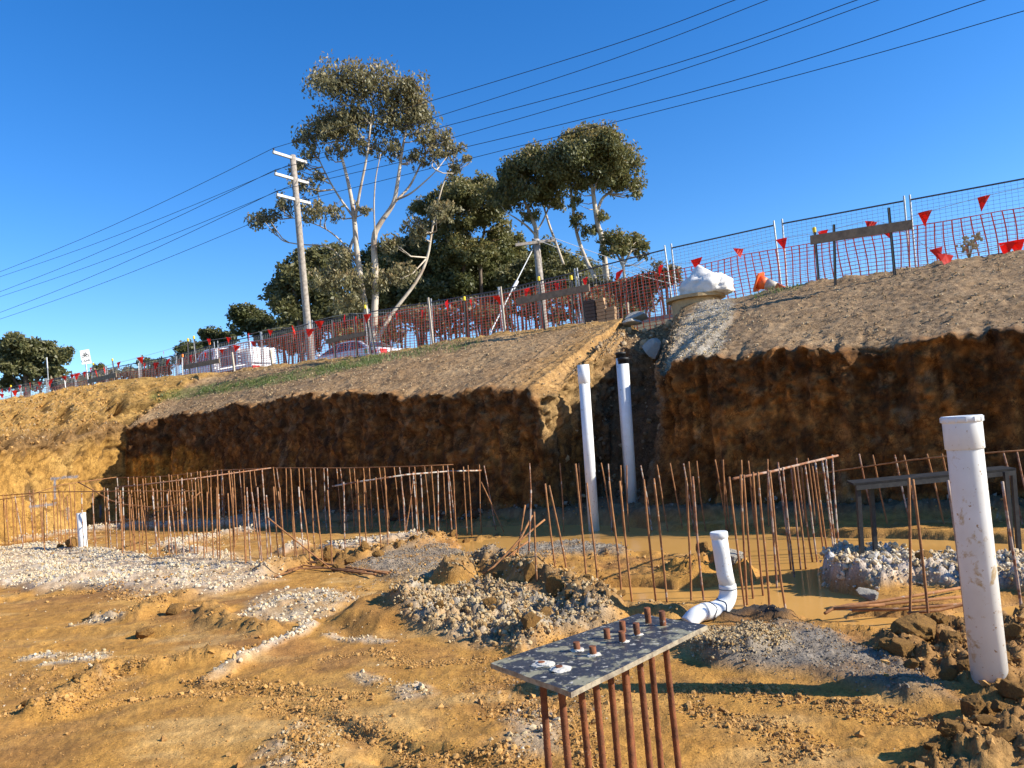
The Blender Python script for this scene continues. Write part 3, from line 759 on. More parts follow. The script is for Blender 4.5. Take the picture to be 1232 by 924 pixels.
# the ragged upper half of the left wall, full of holes
rag = LEFT * smooth(0.95, 1.1, VV) * smooth(2.1, 1.8, VV)
d_s = (0.05 * nb1 + 0.022 * nb2 + 0.016 * nb3 + 0.03 * (np.clip(wl2, 0, 1) - 0.45) + 0.018 * nb4 * (0.4 + 0.6 * smooth(-.3, .4, nb2))) * (1 - 0.0 * LEFT)
hole = smooth(0.25, 0.42, fbm(np.stack([TT, VV * 3, VV], 1), 1.5, 4, 350))
_hx, _hy = proj_np(P)
hole = 0.55 * hole
for (hx, hy, hw, hh) in ((77, 499, 7, 9), (131, 489, 5, 10), (145, 488, 5, 7), (118, 504, 9, 4), (8, 533, 8, 7), (24, 507, 6, 4), (52, 492, 7, 4), (100, 520, 10, 3)):
    hole = np.maximum(hole, smooth(1.25, 0.6, np.hypot((_hx - hx + 4 * nb3) / hw, (_hy - hy + 4 * nb2) / hh)))
d_rag = 0.26 * nb2 + 0.20 * (np.clip(wl, 0, 1) - .4) + 0.05 * nb3 + 0.06 * (np.clip(wl2, 0, 1) - .4) - 0.55 * hole
disp = OW * (d_w * wall)[:, None] + np.array([0, 0, 1])[None] * ((d_s * slope) * (1 - rag))[:, None]
nrag = OW * 0.75 + np.array([0, 0, 0.66])
disp += nrag * (d_rag * rag)[:, None]
# thin cracks in the clean left face
ck = np.abs(fbm(np.stack([TT + 0.3 * nb2, P[:, 2] * 0.55, VV * 0], 1), 1.6, 3, 360)); crack = smooth(0.085, 0.03, ck) * clean * smooth(-0.5, 0.0, nb1 + .2) * smooth(0.1, 0.3, VV)
ck2 = np.abs(fbm(np.stack([TT * 0.3, P[:, 2] * 1.3 + 0.15 * nb2, VV * 0], 1), 1.9, 3, 365)); crack = np.maximum(crack, 0.6 * smooth(0.03, 0.005, ck2) * clean)
disp -= OW * (0.07 * crack)[:, None]
P = P + disp
# tracks left by the digger bucket down the slope
fur = smooth(0.1, 0.5, fbm(np.stack([TT * 1.0 + 0.25 * VV, VV * 0.35, VV * 0], 1), 3.0, 3, 377)) * slope * smooth(1.9, 1.5, VV) * (1 - rag)
P[:, 2] -= 0.012 * fur

PX, PY = proj_np(P); PX = PX + 7 * nb2 + 3 * nb3; PY = PY + 5 * nb2
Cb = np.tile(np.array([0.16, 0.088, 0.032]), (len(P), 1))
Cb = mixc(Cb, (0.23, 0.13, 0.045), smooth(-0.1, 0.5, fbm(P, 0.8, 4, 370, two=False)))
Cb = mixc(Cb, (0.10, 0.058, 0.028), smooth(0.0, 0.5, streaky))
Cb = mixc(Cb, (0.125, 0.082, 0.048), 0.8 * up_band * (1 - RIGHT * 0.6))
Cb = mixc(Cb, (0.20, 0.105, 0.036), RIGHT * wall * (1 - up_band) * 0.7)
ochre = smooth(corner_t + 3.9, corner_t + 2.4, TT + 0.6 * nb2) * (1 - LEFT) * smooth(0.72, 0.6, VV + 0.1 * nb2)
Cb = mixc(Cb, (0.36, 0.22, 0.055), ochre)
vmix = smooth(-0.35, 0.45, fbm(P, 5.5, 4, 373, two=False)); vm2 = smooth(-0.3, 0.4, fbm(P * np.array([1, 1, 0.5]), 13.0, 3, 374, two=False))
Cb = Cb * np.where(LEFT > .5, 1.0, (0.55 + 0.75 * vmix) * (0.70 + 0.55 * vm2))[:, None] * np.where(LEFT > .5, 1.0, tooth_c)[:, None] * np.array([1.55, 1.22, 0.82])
Cb = mixc(Cb, (0.30, 0.20, 0.10), 0.55 * smooth(0.3, 0.5, fbm(P, 4.0, 4, 375, two=False)) * wall)
Cb = mixc(Cb, (0.22, 0.165, 0.11), foot * 0.7 * smooth(0.0, 0.4, nb2 + 0.2) * (1 - LEFT))
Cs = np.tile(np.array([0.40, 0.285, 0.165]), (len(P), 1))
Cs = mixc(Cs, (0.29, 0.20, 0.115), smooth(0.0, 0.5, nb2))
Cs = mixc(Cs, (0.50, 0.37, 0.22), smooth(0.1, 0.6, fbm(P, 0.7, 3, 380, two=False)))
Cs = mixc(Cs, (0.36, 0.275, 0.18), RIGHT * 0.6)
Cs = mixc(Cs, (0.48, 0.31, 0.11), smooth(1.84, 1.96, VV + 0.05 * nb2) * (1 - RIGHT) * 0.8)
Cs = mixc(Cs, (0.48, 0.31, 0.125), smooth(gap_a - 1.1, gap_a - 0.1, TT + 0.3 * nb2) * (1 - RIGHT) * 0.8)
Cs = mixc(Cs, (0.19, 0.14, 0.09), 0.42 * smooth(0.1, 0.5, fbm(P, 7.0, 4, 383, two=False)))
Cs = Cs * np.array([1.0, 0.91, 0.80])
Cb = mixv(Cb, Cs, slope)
Cb = mixc(Cb, (0.42, 0.28, 0.12), INGAP * wall * smooth(arc[16], arc[15], TT) * smooth(0.5, 0.75, VV) * .8)
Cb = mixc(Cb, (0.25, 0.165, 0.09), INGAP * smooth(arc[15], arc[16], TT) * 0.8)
lw = np.tile(np.array([0.47, 0.29, 0.088]), (len(P), 1))
lw = mixc(lw, (0.40, 0.24, 0.07), smooth(0, .5, nb2)); lw = mixc(lw, (0.52, 0.345, 0.125), smooth(0.0, .5, nb1))
lw = mixc(lw, (0.40, 0.265, 0.10), rag); lw = mixc(lw, (0.23, 0.145, 0.07), smooth(0.25, 0.05, np.abs(VV - 1.05 + 0.12 * nb2)) * 0.9)
lw = lw * np.array([0.96, 0.90, 0.78])
lw = mixc(lw, (0.16, 0.095, 0.035), crack * 0.9)
# blue set-out paint sprayed on the face
def spray(pts, w):
    d = line_d(PX * 1.0, PY * 1.0, pts); return smooth(w, w * 0.3, d) * smooth(-0.5, 0.1, nb3 + 0.2)
PXc, PYc = proj_np(P)
bl = np.maximum.reduce([smooth(1.9, 0.6, line_d(PXc, PYc + 1.5 * nb2, q)) for q in ([(62, 576), (93, 573)], [(66, 577), (66, 606)], [(66, 606), (36, 609)], [(82, 612), (82, 625)], [(121, 608), (121, 622)])]) * LEFT * smooth(-0.6, 0.2, nb3 + 0.25)
lw = mixc(lw, (0.12, 0.20, 0.34), bl * 0.75)
Cb = mixv(Cb, lw, LEFT)
gpoly = [(796, 450), (800, 410), (820, 382), (846, 362), (872, 356), (884, 366), (878, 396), (862, 428), (852, 446)]
grav = smooth(-5, 6, poly_sd(PX, PY, gpoly)) * RIGHT * slope
Cb = mixc(Cb, (0.50, 0.46, 0.38), grav * (0.7 + 0.3 * smooth(-.3, .3, nb3)))
grass_d = line_d(PXc, PYc, [(188, 478), (240, 471), (330, 457), (400, 443), (455, 432)])
grass_m = smooth(9, 2, grass_d + 6 * nb2) * slope * (1 - RIGHT)
Cb = mixc(Cb, (0.12, 0.16, 0.04), grass_m * 0.6)
thin_m = np.maximum(smooth(7, 1, line_d(PXc, PYc, [(440, 436), (500, 424), (575, 412)]) + 5 * nb2) * (1 - RIGHT), smooth(6, 1, line_d(PXc, PYc, [(905, 356), (960, 345)]) + 4 * nb2) * RIGHT) * slope
Cb = mixc(Cb, (0.15, 0.15, 0.06), thin_m * 0.4)
Cb *= (0.9 + 0.2 * nb3)[:, None]
ii = np.arange(nT * nV).reshape(nT, nV)
FB = np.stack([ii[:-1, :-1], ii[1:, :-1], ii[1:, 1:], ii[:-1, 1:]], -1).reshape(-1, 4)
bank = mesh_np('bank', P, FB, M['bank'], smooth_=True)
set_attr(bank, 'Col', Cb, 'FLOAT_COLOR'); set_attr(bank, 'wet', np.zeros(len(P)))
tag(bank, kind='structure')

def pick_bank(mask, n, lo, hi, pw=2.5):
    vis = (PXc > -30) & (PXc < 1270) & (PYc > 250) & (PYc < 700)
    w = np.clip(mask, 0, 1) * vis + 0.0; i = rng.choice(len(w), n, p=w / w.sum())
    p = P[i] + rng.normal(0, 0.012, (n, 3)); s = lo + (hi - lo) * rng.random(n) ** pw
    return p, s
scatter('slope_gravel', *pick_bank(grav, 6000, 0.007, 0.02), M['white_stone'], 0.5, OV, OF)
scatter('slope_crumbs', *pick_bank(slope * smooth(2.25, 1.98, VV) * (1 - grav) * smooth(-0.5, 0.4, nb2), 24000, 0.005, 0.028, 4), M['brown_stone'], 0.4, OV, OF)
scatter('left_bank_crumbs', *pick_bank(rag, 3000, 0.010, 0.05, 4), M['clay_stone'], 0.5, OV, OF)
scatter('trench_rubble', *pick_bank(INGAP * smooth(arc[14], arc[16], TT) * smooth(arc[20], arc[19], TT), 350, 0.02, 0.08, 3), M['brown_stone'])
scatter('foot_rubble', *pick_bank(foot * (1 - LEFT), 2200, 0.012, 0.055, 3), M['blue_stone'], 0.3, OV, OF)

# the street level above, out to the horizon
g = MB(); zz = ZU - 0.006
q = [uc(-7.0 + 60, 16.2, zz), uc(-26.5, 16.2, zz)]
far = 900
zr = ZR - 0.006
for (ca, za), (cb2, zb2) in (((16.35, zz), (17.3, zz)), ((17.3, zz), (19.0, zr)), ((19.0, zr), (far, zr))): g.poly([uc(200, ca, za), uc(200, cb2, zb2), uc(-400, cb2, zb2), uc(-400, ca, za)])
o = g.build('upper_ground', simple('street verge', (0.22, 0.17, 0.10), 0.95, (0.13, 0.13, 0.06), 0.5, bmp=0.4, bscale=3, bdist=0.05)); tag(o, kind='structure')
g = MB(); g.poly([(-300, -60, zz - .004), (-14.9, -60, zz - .004), (-14.9, 28, zz - .004), (-300, 300, zz - .004)])
o = g.build('left_ground', bpy.data.materials['street verge']); tag(o, kind='structure')
g = MB(); g.poly([uc(80, 19.3, zr + .012), uc(80, 26.5, zr + .012), uc(-160, 26.5, zr + .012), uc(-160, 19.3, zr + .012)])
o = g.build('road', simple('asphalt', (0.055, 0.055, 0.056), 0.9, (0.04, 0.04, 0.04), 4, bmp=0.3, bscale=60, bdist=0.01)); tag(o, kind='structure')
g = MB()
for (c0) in (19.1, 26.5): g.prism([uc(-160, c0, zr), uc(-160, c0 + 0.2, zr), uc(-160, c0 + 0.2, zr + .13), uc(-160, c0, zr + .13)], Vector(D2) * 240)
o = g.build('kerb', M['concrete']); tag(o, kind='structure')

# grass
def blades(name, pts, hmin, hmax, wd, mat, lean=0.5):
    n = len(pts); h = rng.uniform(hmin, hmax, n); a = rng.uniform(0, 2 * np.pi, n)
    side = np.stack([np.cos(a), np.sin(a), 0 * a], 1) * wd
    ln = np.stack([np.cos(a + 1.5), np.sin(a + 1.5), 0 * a], 1) * (h * lean * rng.random(n))[:, None]
    V = np.stack([pts - side, pts + side, pts + ln + np.array([0, 0, 1]) * h[:, None]], 1).reshape(-1, 3)
    o = mesh_np(name, V, np.arange(3 * n).reshape(n, 3), mat); set_attr(o, 'tip', np.tile(np.array([0, 0, 0.5]), n)); tag(o, kind='stuff'); return o
blades('grass', pick_bank(grass_m * smooth(-0.1, 0.4, nb2 + 0.5 * nb3), 6000, 1, 1)[0], 0.025, 0.085, 0.009, M['grass'])
blades('sparse_grass', pick_bank(thin_m, 900, 1, 1)[0], 0.04, 0.10, 0.010, M['grass'])

# ------------------------------------------------------------------ large clods and lumps of concrete, each its own thing
CV, CF = ico(4)
def facet(V, n, seed, lo=0.62, hi=0.95):
    r_ = np.random.default_rng(seed); V = V.copy()
    for _ in range(n):
        d = r_.normal(size=3); d /= np.linalg.norm(d); h = r_.uniform(lo, hi) * np.percentile(V @ d, 98)
        k = V @ d - h; V -= np.where(k > 0, k * 0.93, 0)[:, None] * d
    return V
def lump_mesh(seed, mat, cub=0.0):
    n = fbm(CV + seed * 7.3, 1.1, 3, seed, two=False); n2 = fbm(CV + seed, 3.5, 3, seed + 9, two=False)
    V = CV * (1 + 0.42 * n + 0.20 * n2)[:, None]
    V = facet(V, 16 if cub > .3 else 11, seed); V = V * (1 + 0.05 * fbm(CV + seed, 8, 3, seed + 3, two=False) + 0.03 * fbm(CV, 18, 2, seed, two=False))[:, None]
    o = mesh_np('clay_clod', V * np.array([1, 0.9, 0.75]), CF, mat); me = o.data
    bpy.data.objects.remove(o); return me
CLODS = [lump_mesh(s, M['clod'], 0.25) for s in (1, 2, 3, 4)]
CONCS = [lump_mesh(s, M['concrete'], 0.35) for s in (5, 6)]
def floor_z(x, y):
    j = np.argmin((GX - x) ** 2 + (GY - y) ** 2); return Z[j]
def lump(px, py, wpx, hpx, label, cat='clod', group=None, meshes=CLODS, name='clay_clod', z=None):
    p = onz(px, py + hpx * 0.5); d = p.y
    s = wpx * d / F / 2
    o = bpy.data.objects.new(name, random.choice(meshes)); COL.objects.link(o)
    zf = floor_z(p.x, p.y)
    hz = hpx * d / F / 2
    o.location = (p.x, p.y + s * 0.5, zf + hz * 0.55); o.scale = (s, s, hz / 0.75)
    o.rotation_euler = (random.uniform(-.3, .3), random.uniform(-.3, .3), random.uniform(0, 6.3))
    return tag(o, label, cat, group)
lump(1113, 770, 56, 38, 'largest clay clod, beside the dark gravel left of the tall white pipe')
lump(1093, 792, 44, 26, 'rounded clay clod with grey underside at the edge of the dark gravel')
lump(1178, 854, 40, 28, 'round ochre clod at the foot of the tall white pipe')
lump(640, 697, 24, 34, 'upright dark clod among the rusty bars on the mud ridge', )
lump(670, 712, 26, 34, 'broken clay lump leaning beside the upright dark clod')
lump(709, 717, 15, 15, 'small round clod in front of the middle puddle')
lump(397, 664, 16, 26, 'tall ochre clod stood beside the leaning bar in the left row')
lump(848, 672, 22, 20, 'brown clod behind the short elbow pipe')
lump(1118, 690, 18, 14, 'pale clod on the grey slab behind the two front bars')
lump(1050, 697, 14, 10, 'concrete lump at the left end of the pale slab', 'concrete lump', None, CONCS, 'concrete_lump')
lump(885, 676, 36, 26, 'grey concrete lump behind the rusty bars right of the elbow pipe', 'concrete lump', None, CONCS, 'concrete_lump')
lump(1050, 716, 32, 16, 'pale concrete lump at the edge of the puddle in front of the slab', 'concrete lump', None, CONCS, 'concrete_lump')
lump(1026, 721, 22, 12, 'smaller flat concrete lump in the puddle left of its neighbour', 'concrete lump', None, CONCS, 'concrete_lump')
lump(983, 678, 22, 7, 'flat grey stone at the foot of the slanting row of bars', 'stone', None, CONCS, 'stone')
lump(918, 717, 20, 9, 'pale stone in the puddle at the foot of the front bars', 'stone', None, CONCS, 'stone')
lump(1082, 663, 9, 6, 'small pale stone in the water left of the tall pipe, behind the slab', 'stone', None, CONCS, 'stone')
lump(1144, 664, 10, 6, 'small dark stone in the water just left of the tall pipe', 'stone', None, CLODS, 'stone')
lump(86, 657, 14, 14, 'ochre clod beside the short white pipe on the left')
lump(72, 660, 10, 9, 'small brown clod left of the short white pipe')
lump(32, 848, 16, 9, 'lone dark clod on the smooth clay at bottom left')
lump(93, 826, 22, 12, 'brown clod on the smooth clay in the left foreground')
lump(168, 758, 26, 15, 'dark clod between the two pale gravel patches at left')
lump(208, 735, 24, 16, 'ochre clod below the pale gravel heap at left')
for (x, y, w, h) in [(1140, 762, 26, 22), (1150, 786, 30, 24), (1166, 810, 26, 20), (1214, 800, 34, 30), (1222, 770, 30, 24), (1145, 822, 26, 18), (1222, 838, 30, 24), (1212, 862, 26, 18), (1128, 752, 22, 16), (1225, 745, 26, 18), (1100, 812, 22, 14)]:
    lump(x, y, w, h, 'rough clay clod in the heap round the foot of the tall white pipe', 'clod', 'clods heaped round the tall pipe')
for (x, y, w, h) in [(1150, 908, 34, 22), (1190, 893, 28, 17), (1214, 912, 34, 20), (1125, 920, 20, 10)]:
    lump(x, y, w, h, 'brown clod in the bottom right corner of the pit floor', 'clod', 'clods in the bottom right corner')
for (x, y, w, h) in [(420, 676, 14, 10), (440, 668, 13, 12), (456, 671, 14, 11), (478, 663, 12, 9), (498, 658, 12, 9), (520, 652, 12, 9), (545, 648, 11, 9), (560, 644, 11, 9), (384, 678, 14, 11), (408, 684, 16, 9)]:
    lump(x, y, w, h, 'ochre clod along the foot of the left row of bars', 'clod', 'clods along the left row of bars')
for (x, y, w, h) in [(600, 695, 16, 11), (622, 708, 20, 13), (690, 735, 22, 14), (720, 712, 16, 10), (762, 705, 16, 10), (660, 752, 22, 13), (590, 742, 20, 14), (560, 725, 18, 12), (745, 730, 20, 12), (798, 728, 18, 10), (640, 770, 28, 20), (530, 752, 18, 10)]:
    lump(x, y, w, h, 'brown clod on the churned mound behind the bolt plate', 'clod', 'clods on the churned mound')

# ------------------------------------------------------------------ reinforcing bars
def bar_mesh(seed, sides=7, segs=9):
    r_ = random.Random(seed); g = MB(); a, b_ = r_.uniform(-1, 1), r_.uniform(-1, 1)
    pts = [Vector((0.012 * a * math.sin(math.pi * i / segs), 0.012 * b_ * math.sin(1.5 * math.pi * i / segs), i / segs)) for i in range(segs + 1)]
    g.tube(pts, 1.0, sides)
    return g, pts
def make_bar_mesh(seed, mat, rad=0.0092):
    r_ = random.Random(seed); g = MB(); a, b_ = r_.uniform(-1, 1), r_.uniform(-1, 1); segs = 8
    pts = [Vector((0.011 * a * math.sin(math.pi * i / segs), 0.011 * b_ * math.sin(1.5 * math.pi * i / segs), i / segs)) for i in range(segs + 1)]
    g.tube(pts, rad, 7); o = g.build('rebar', mat, smooth_=True); me = o.data; bpy.data.objects.remove(o); return me
BARM = [make_bar_mesh(s, M['rust'] if s % 4 else M['rust_pale']) for s in range(8)]
FARM = [make_bar_mesh(s + 20, M['rust'] if s % 3 else M['rust_pale'], 0.0095) for s in range(6)]
def rebar(base, top, label, group, meshes=BARM, name='rebar', sink=0.12):
    base, top = Vector(base), Vector(top); d = top - base; d_ = d.normalized(); base = base - d_ * sink
    L_ = d.length + sink
    o = bpy.data.objects.new(name, random.choice(meshes)); COL.objects.link(o)
    o.rotation_mode = 'QUATERNION'; o.rotation_quaternion = Vector((0, 0, 1)).rotation_difference(d_) @ Quaternion((0, 0, 1), random.uniform(0, 6.28))
    o.location = base; o.scale = (1, 1, L_)
    return tag(o, label, 'rebar', group)
def bar_px(tx, ty, bx, by, label, group, z=0.0, meshes=BARM, dz=0.0):
    b_ = onz(bx, by, z); t_ = at(tx, ty, b_.y + dz); return rebar(b_, t_, label, group, meshes)
def zs(lst, ox, oy, s): return [(ox + a / s, oy + b_ / s, ox + c / s, oy + d / s) for a, b_, c, d in lst]

LROW = zs([(25, 300, 40, 690), (50, 290, 70, 690), (95, 290, 115, 684), (120, 290, 140, 684), (170, 285, 190, 700), (185, 290, 205, 690), (235, 265, 260, 690), (265, 255, 285, 690), (315, 270, 335, 720), (345, 290, 362, 730), (365, 290, 372, 700),
           (425, 270, 445, 720), (470, 270, 490, 710), (500, 280, 525, 700), (550, 222, 580, 690), (590, 222, 605, 680), (735, 250, 750, 700), (830, 240, 842, 720), (850, 250, 885, 740)], 0, 550, 6.6)
LROW += zs([(60, 240, 75, 740), (95, 265, 120, 740), (120, 235, 128, 730), (160, 255, 180, 730), (185, 260, 215, 740), (230, 160, 250, 760), (255, 255, 275, 690), (275, 170, 310, 780), (355, 250, 385, 700), (390, 255, 410, 800), (435, 185, 450, 660), (475, 255, 490, 790),
            (493, 255, 540, 810), (540, 175, 557, 670), (580, 165, 605, 810), (608, 255, 645, 800), (690, 165, 715, 810), (735, 112, 760, 830), (815, 240, 835, 830), (858, 250, 870, 790), (870, 105, 890, 840)], 130, 550, 6.6)
LROW += zs([(5, 240, 15, 830), (100, 108, 150, 700), (125, 240, 150, 860), (140, 112, 170, 640), (205, 240, 230, 870), (240, 240, 280, 870), (270, 105, 305, 640), (325, 240, 372, 880), (365, 95, 410, 860), (455, 235, 505, 850), (505, 240, 550, 820), (590, 95, 645, 810), (655, 235, 700, 800), (750, 230, 790, 770)], 260, 550, 6.6)
_q = random.Random(4)
LROW += [(x + _q.uniform(-3, 3), 597 - 0.012 * x + _q.uniform(-3, 3), x + 3.5 + _q.uniform(-1, 4), 660 + 0.05 * x + _q.uniform(-6, 6)) for x in range(6, 400, 15)]
for q in LROW: bar_px(*q, 'rusty upright bar in the long crowded row left of the pits centre', 'bars of the long left row', 0.03)
L2 = zs([(122, 160, 137, 600), (213, 145, 233, 600), (252, 140, 280, 600), (333, 130, 367, 605), (390, 120, 410, 605), (575, 95, 600, 550), (620, 100, 642, 540), (693, 58, 715, 530), (730, 82, 737, 520), (797, 72, 825, 500), (825, 72, 853, 490), (897, 62, 920, 455), (927, 52, 950, 462), (998, 47, 1012, 440)], 390, 550, 5.357)
ORD = ['first', 'second', 'third', 'fourth', 'fifth', 'sixth', 'seventh', 'eighth', 'ninth', 'tenth', 'eleventh', 'twelfth', 'thirteenth', 'fourteenth', 'fifteenth', 'sixteenth', 'seventeenth', 'eighteenth', 'nineteenth']
for i, q in enumerate(L2): bar_px(*q, ORD[i] + ' upright bar from the left under the long pale tie bar on the clod row', 'bars of the tied row on the clods', 0.06)
bar_px(390 + 500 / 5.357, 550 + 110 / 5.357, 390 + 520 / 5.357, 645, 'thin rusty bar just left of the leaning bar in the tied row', 'bars of the tied row on the clods', 0.05)
bar_px(390 + 580 / 5.357, 550 + 95 / 5.357, 390 + 518 / 5.357, 645, 'rusty bar leaning right across the middle of the tied row', 'leaning bars', 0.05)
bar_px(390 + 1010 / 5.357, 550 + 160 / 5.357, 390 + 1140 / 5.357, 632, 'thin pale bar slanting down at the right end of the tied row', 'leaning bars', 0.05)
bar_px(390 + 1030 / 5.357, 550 + 55 / 5.357, 390 + 1100 / 5.357, 632, 'rusty bar leaning left just past the right end of the tied row', 'leaning bars', 0.02)
bar_px(321, 622, 398, 684, 'fallen rusty bar leaning diagonally in front of the left row', 'leaning bars', 0.05)

# back row, close to the foot of the bank: mostly in its shade
BTOP = zs([(70, 165, 0, 0), (160, 160, 0, 0), (205, 155, 0, 0), (298, 165, 0, 0), (340, 155, 0, 0), (375, 160, 0, 0), (410, 150, 0, 0), (480, 135, 0, 0), (505, 140, 0, 0), (555, 140, 0, 0), (630, 120, 0, 0), (660, 125, 0, 0), (710, 110, 0, 0), (785, 105, 0, 0), (810, 112, 0, 0), (900, 100, 0, 0), (960, 100, 0, 0)], 130, 550, 6.6)
BTOP += zs([(45, 100, 0, 0), (120, 98, 0, 0), (185, 95, 0, 0), (215, 98, 0, 0), (305, 100, 0, 0), (455, 78, 0, 0), (485, 88, 0, 0), (550, 85, 0, 0), (590, 80, 0, 0), (655, 85, 0, 0), (685, 85, 0, 0), (748, 82, 0, 0), (782, 82, 0, 0), (850, 82, 0, 0), (880, 85, 0, 0)], 260, 550, 6.6)
BTOP += zs([(78, 70, 0, 0), (103, 70, 0, 0), (163, 70, 0, 0), (195, 70, 0, 0), (252, 68, 0, 0), (290, 66, 0, 0), (355, 68, 0, 0), (385, 66, 0, 0), (450, 66, 0, 0), (485, 64, 0, 0), (550, 60, 0, 0), (580, 56, 0, 0), (648, 56, 0, 0), (762, 52, 0, 0), (795, 54, 0, 0)], 390, 550, 5.357)
for (tx, ty, _, _) in BTOP:
    p = onc(tx, ty, 10.05 - 0.2 * max(0, (300 - tx) / 200)); ln = random.uniform(-.03, .05)
    rebar((p.x + ln, p.y, 0.0), p, 'rusty upright bar in the shaded back row at the foot of the left bank', 'bars of the shaded back row', FARM)
BT2 = zs([(230, 35, 0, 0), (408, 35, 0, 0), (515, 35, 0, 0), (645, 33, 0, 0), (690, 38, 0, 0)], 590, 550, 4.86)
BT2 += zs([(125, 70, 0, 0), (158, 70, 0, 0), (243, 70, 0, 0), (332, 68, 0, 0), (410, 58, 0, 0), (485, 60, 0, 0), (518, 48, 0, 0), (560, 45, 0, 0), (662, 38, 0, 0), (710, 38, 0, 0)], 720, 545, 4.74)
BT2 += zs([(43, 60, 0, 0), (140, 60, 0, 0), (180, 65, 0, 0), (285, 55, 0, 0), (445, 50, 0, 0), (505, 50, 0, 0)], 860, 540, 4.506)
ORD += ['twentieth', 'twenty-first', 'twenty-second', 'twenty-third']
BT2.sort()
for i, (tx, ty, _, _) in enumerate(BT2):
    p = onc(tx, ty, 9.95); ln = random.uniform(-.10, .10)
    rebar((p.x + ln, p.y, 0.0), p, ORD[i] + ' bar from the left in the back row behind the middle puddle', 'bars behind the middle puddle', FARM)
BT3 = zs([(95, 45, 0, 0), (157, 50, 0, 0), (265, 50, 0, 0), (308, 50, 0, 0), (422, 45, 0, 0), (492, 45, 0, 0), (795, 40, 0, 0), (857, 35, 0, 0)], 1010, 535, 4.018)
for i, (tx, ty, _, _) in enumerate(BT3):
    p = onc(tx, ty, 9.9)
    rebar((p.x + .1, p.y, 0.0), p, ORD[i] + ' bar from the left in the back row behind the black formwork stand', 'bars behind the formwork stand', FARM)

def curved_bar(pts, rad, label, group=None, name='rebar', mat=None):
    base = pts[0]; g = MB(); g.tube(pts, rad, 7)
    o = g.build(name, mat or M['rust'], loc=tuple(base), smooth_=True); return tag(o, label, 'rebar', group)
def tie(pxs, c, label, rad=0.009, mat=None):
    return curved_bar([onc(x, y, c) for x, y in pxs], rad, label, 'tie bars', 'tie_bar', mat)
tie([(136, 575), (200, 573), (262, 566), (330, 563), (420, 563), (500, 561), (545, 559)], 10.03, 'thin rusty tie bar along the tops of the shaded back row')
tie([(985, 570), (1010, 566), (1100, 553), (1140, 549), (1200, 544), (1262, 540)], 9.88, 'thin rusty tie bar along the back row right of the slanting bars')
def tie_z(pts, label, rad=0.010, mat=None):   # pts: (x, y, depth)
    return curved_bar([at(x, y, d) for x, y, d in pts], rad, label, 'tie bars', 'tie_bar', mat)
dl = [onz(x, y, 0.06).y for x, y in ((415, 662), (480, 662), (567, 635))]
tie_z([(400, 585, dl[0] + .05), (430, 580, dl[0]), (490, 571, dl[1]), (540, 567, dl[2] - .2), (579, 566, dl[2])], 'long pale tie bar across the tops of the bars on the clod row', 0.012, M['rust_pale'])
tie_z([(140, 586, onz(145, 662).y), (165, 584, onz(150, 662).y), (240, 575, onz(245, 675).y), (282, 569, 14.5), (326, 563, 15.0)], 'pale tie bar rising to the right along the long left row', 0.012, M['rust_pale'])
tie_z([(-8, 597, onz(0, 655).y), (60, 592, 14.8), (136, 591, onz(145, 662).y), (235, 591, onz(240, 668).y)], 'rusty tie bar along the front tops of the long left row', 0.009)
tie_z([(-8, 602, onz(0, 660).y - .1), (30, 597, 14.8), (75, 583, 15.4), (140, 574, 16.2)], 'thin rusty bar slanting along the far left bars', 0.008)
curved_bar([at(x, y, d) for x, y, d in ((94, 580, 14.6), (114, 591, 14.3), (133, 602, 14.1), (150, 607, 13.9), (190, 611, 13.6), (218, 607, 13.4), (232, 600, 13.3), (241, 592, 13.3))], 0.011, 'long bent bar hanging in a curve across the left row', 'bent bars')

# the middle pairs in front of the puddle
MID = zs([(497, 38, 567, 780), (567, 150, 632, 810)], 590, 550, 4.86) + zs([(65, 160, 130, 825), (118, 160, 190, 830), (258, 150, 325, 810), (315, 145, 390, 845), (500, 140, 528, 850), (533, 135, 605, 850)], 720, 545, 4.74)
for i, q in enumerate(MID): bar_px(*q, ORD[i] + ' tall bar from the left in the front row standing at the middle puddle', 'front bars at the middle puddle', 0.0)
HEAP = zs([(235, 190, 220, 680), (207, 280, 140, 650), (255, 320, 275, 750), (320, 155, 385, 690), (345, 165, 450, 700)], 590, 550, 4.86)
for q, lb in zip(HEAP, ('upright rusty bar in the middle of the bent cluster on the mud ridge', 'rusty bar leaning right at the left of the bent cluster', 'short pale bar at the right of the bent cluster on the mud ridge', 'rusty bar just behind the upright dark clod', 'rusty bar leaning left beside the upright dark clod')):
    bar_px(*q, lb, 'bars on the mud ridge', 0.08)
def bent(pts, label):
    b_ = onz(*pts[-1], 0.1); n = len(pts)
    curved_bar([at(x, y, b_.y + 0.35 * (n - 1 - i) / n) for i, (x, y) in enumerate(pts)], 0.0105, label, 'bent bars')
z5 = lambda L_: [(590 + x / 4.86, 550 + y / 4.86) for x, y in L_]
bent(z5([(245, 340), (180, 470), (100, 560), (20, 640), (-40, 680)]), 'bar bent over to the right at the top of the bent cluster')
bent(z5([(318, 365), (250, 420), (180, 485), (90, 570), (0, 650)]), 'long bar bent far to the right with a hooked end')
bent(z5([(235, 485), (180, 520), (120, 570), (60, 625), (10, 655)]), 'lowest bent bar of the cluster, arching to the right')
bent(z5([(150, 540), (120, 600), (95, 650)]), 'short bent stub at the foot of the bent cluster')

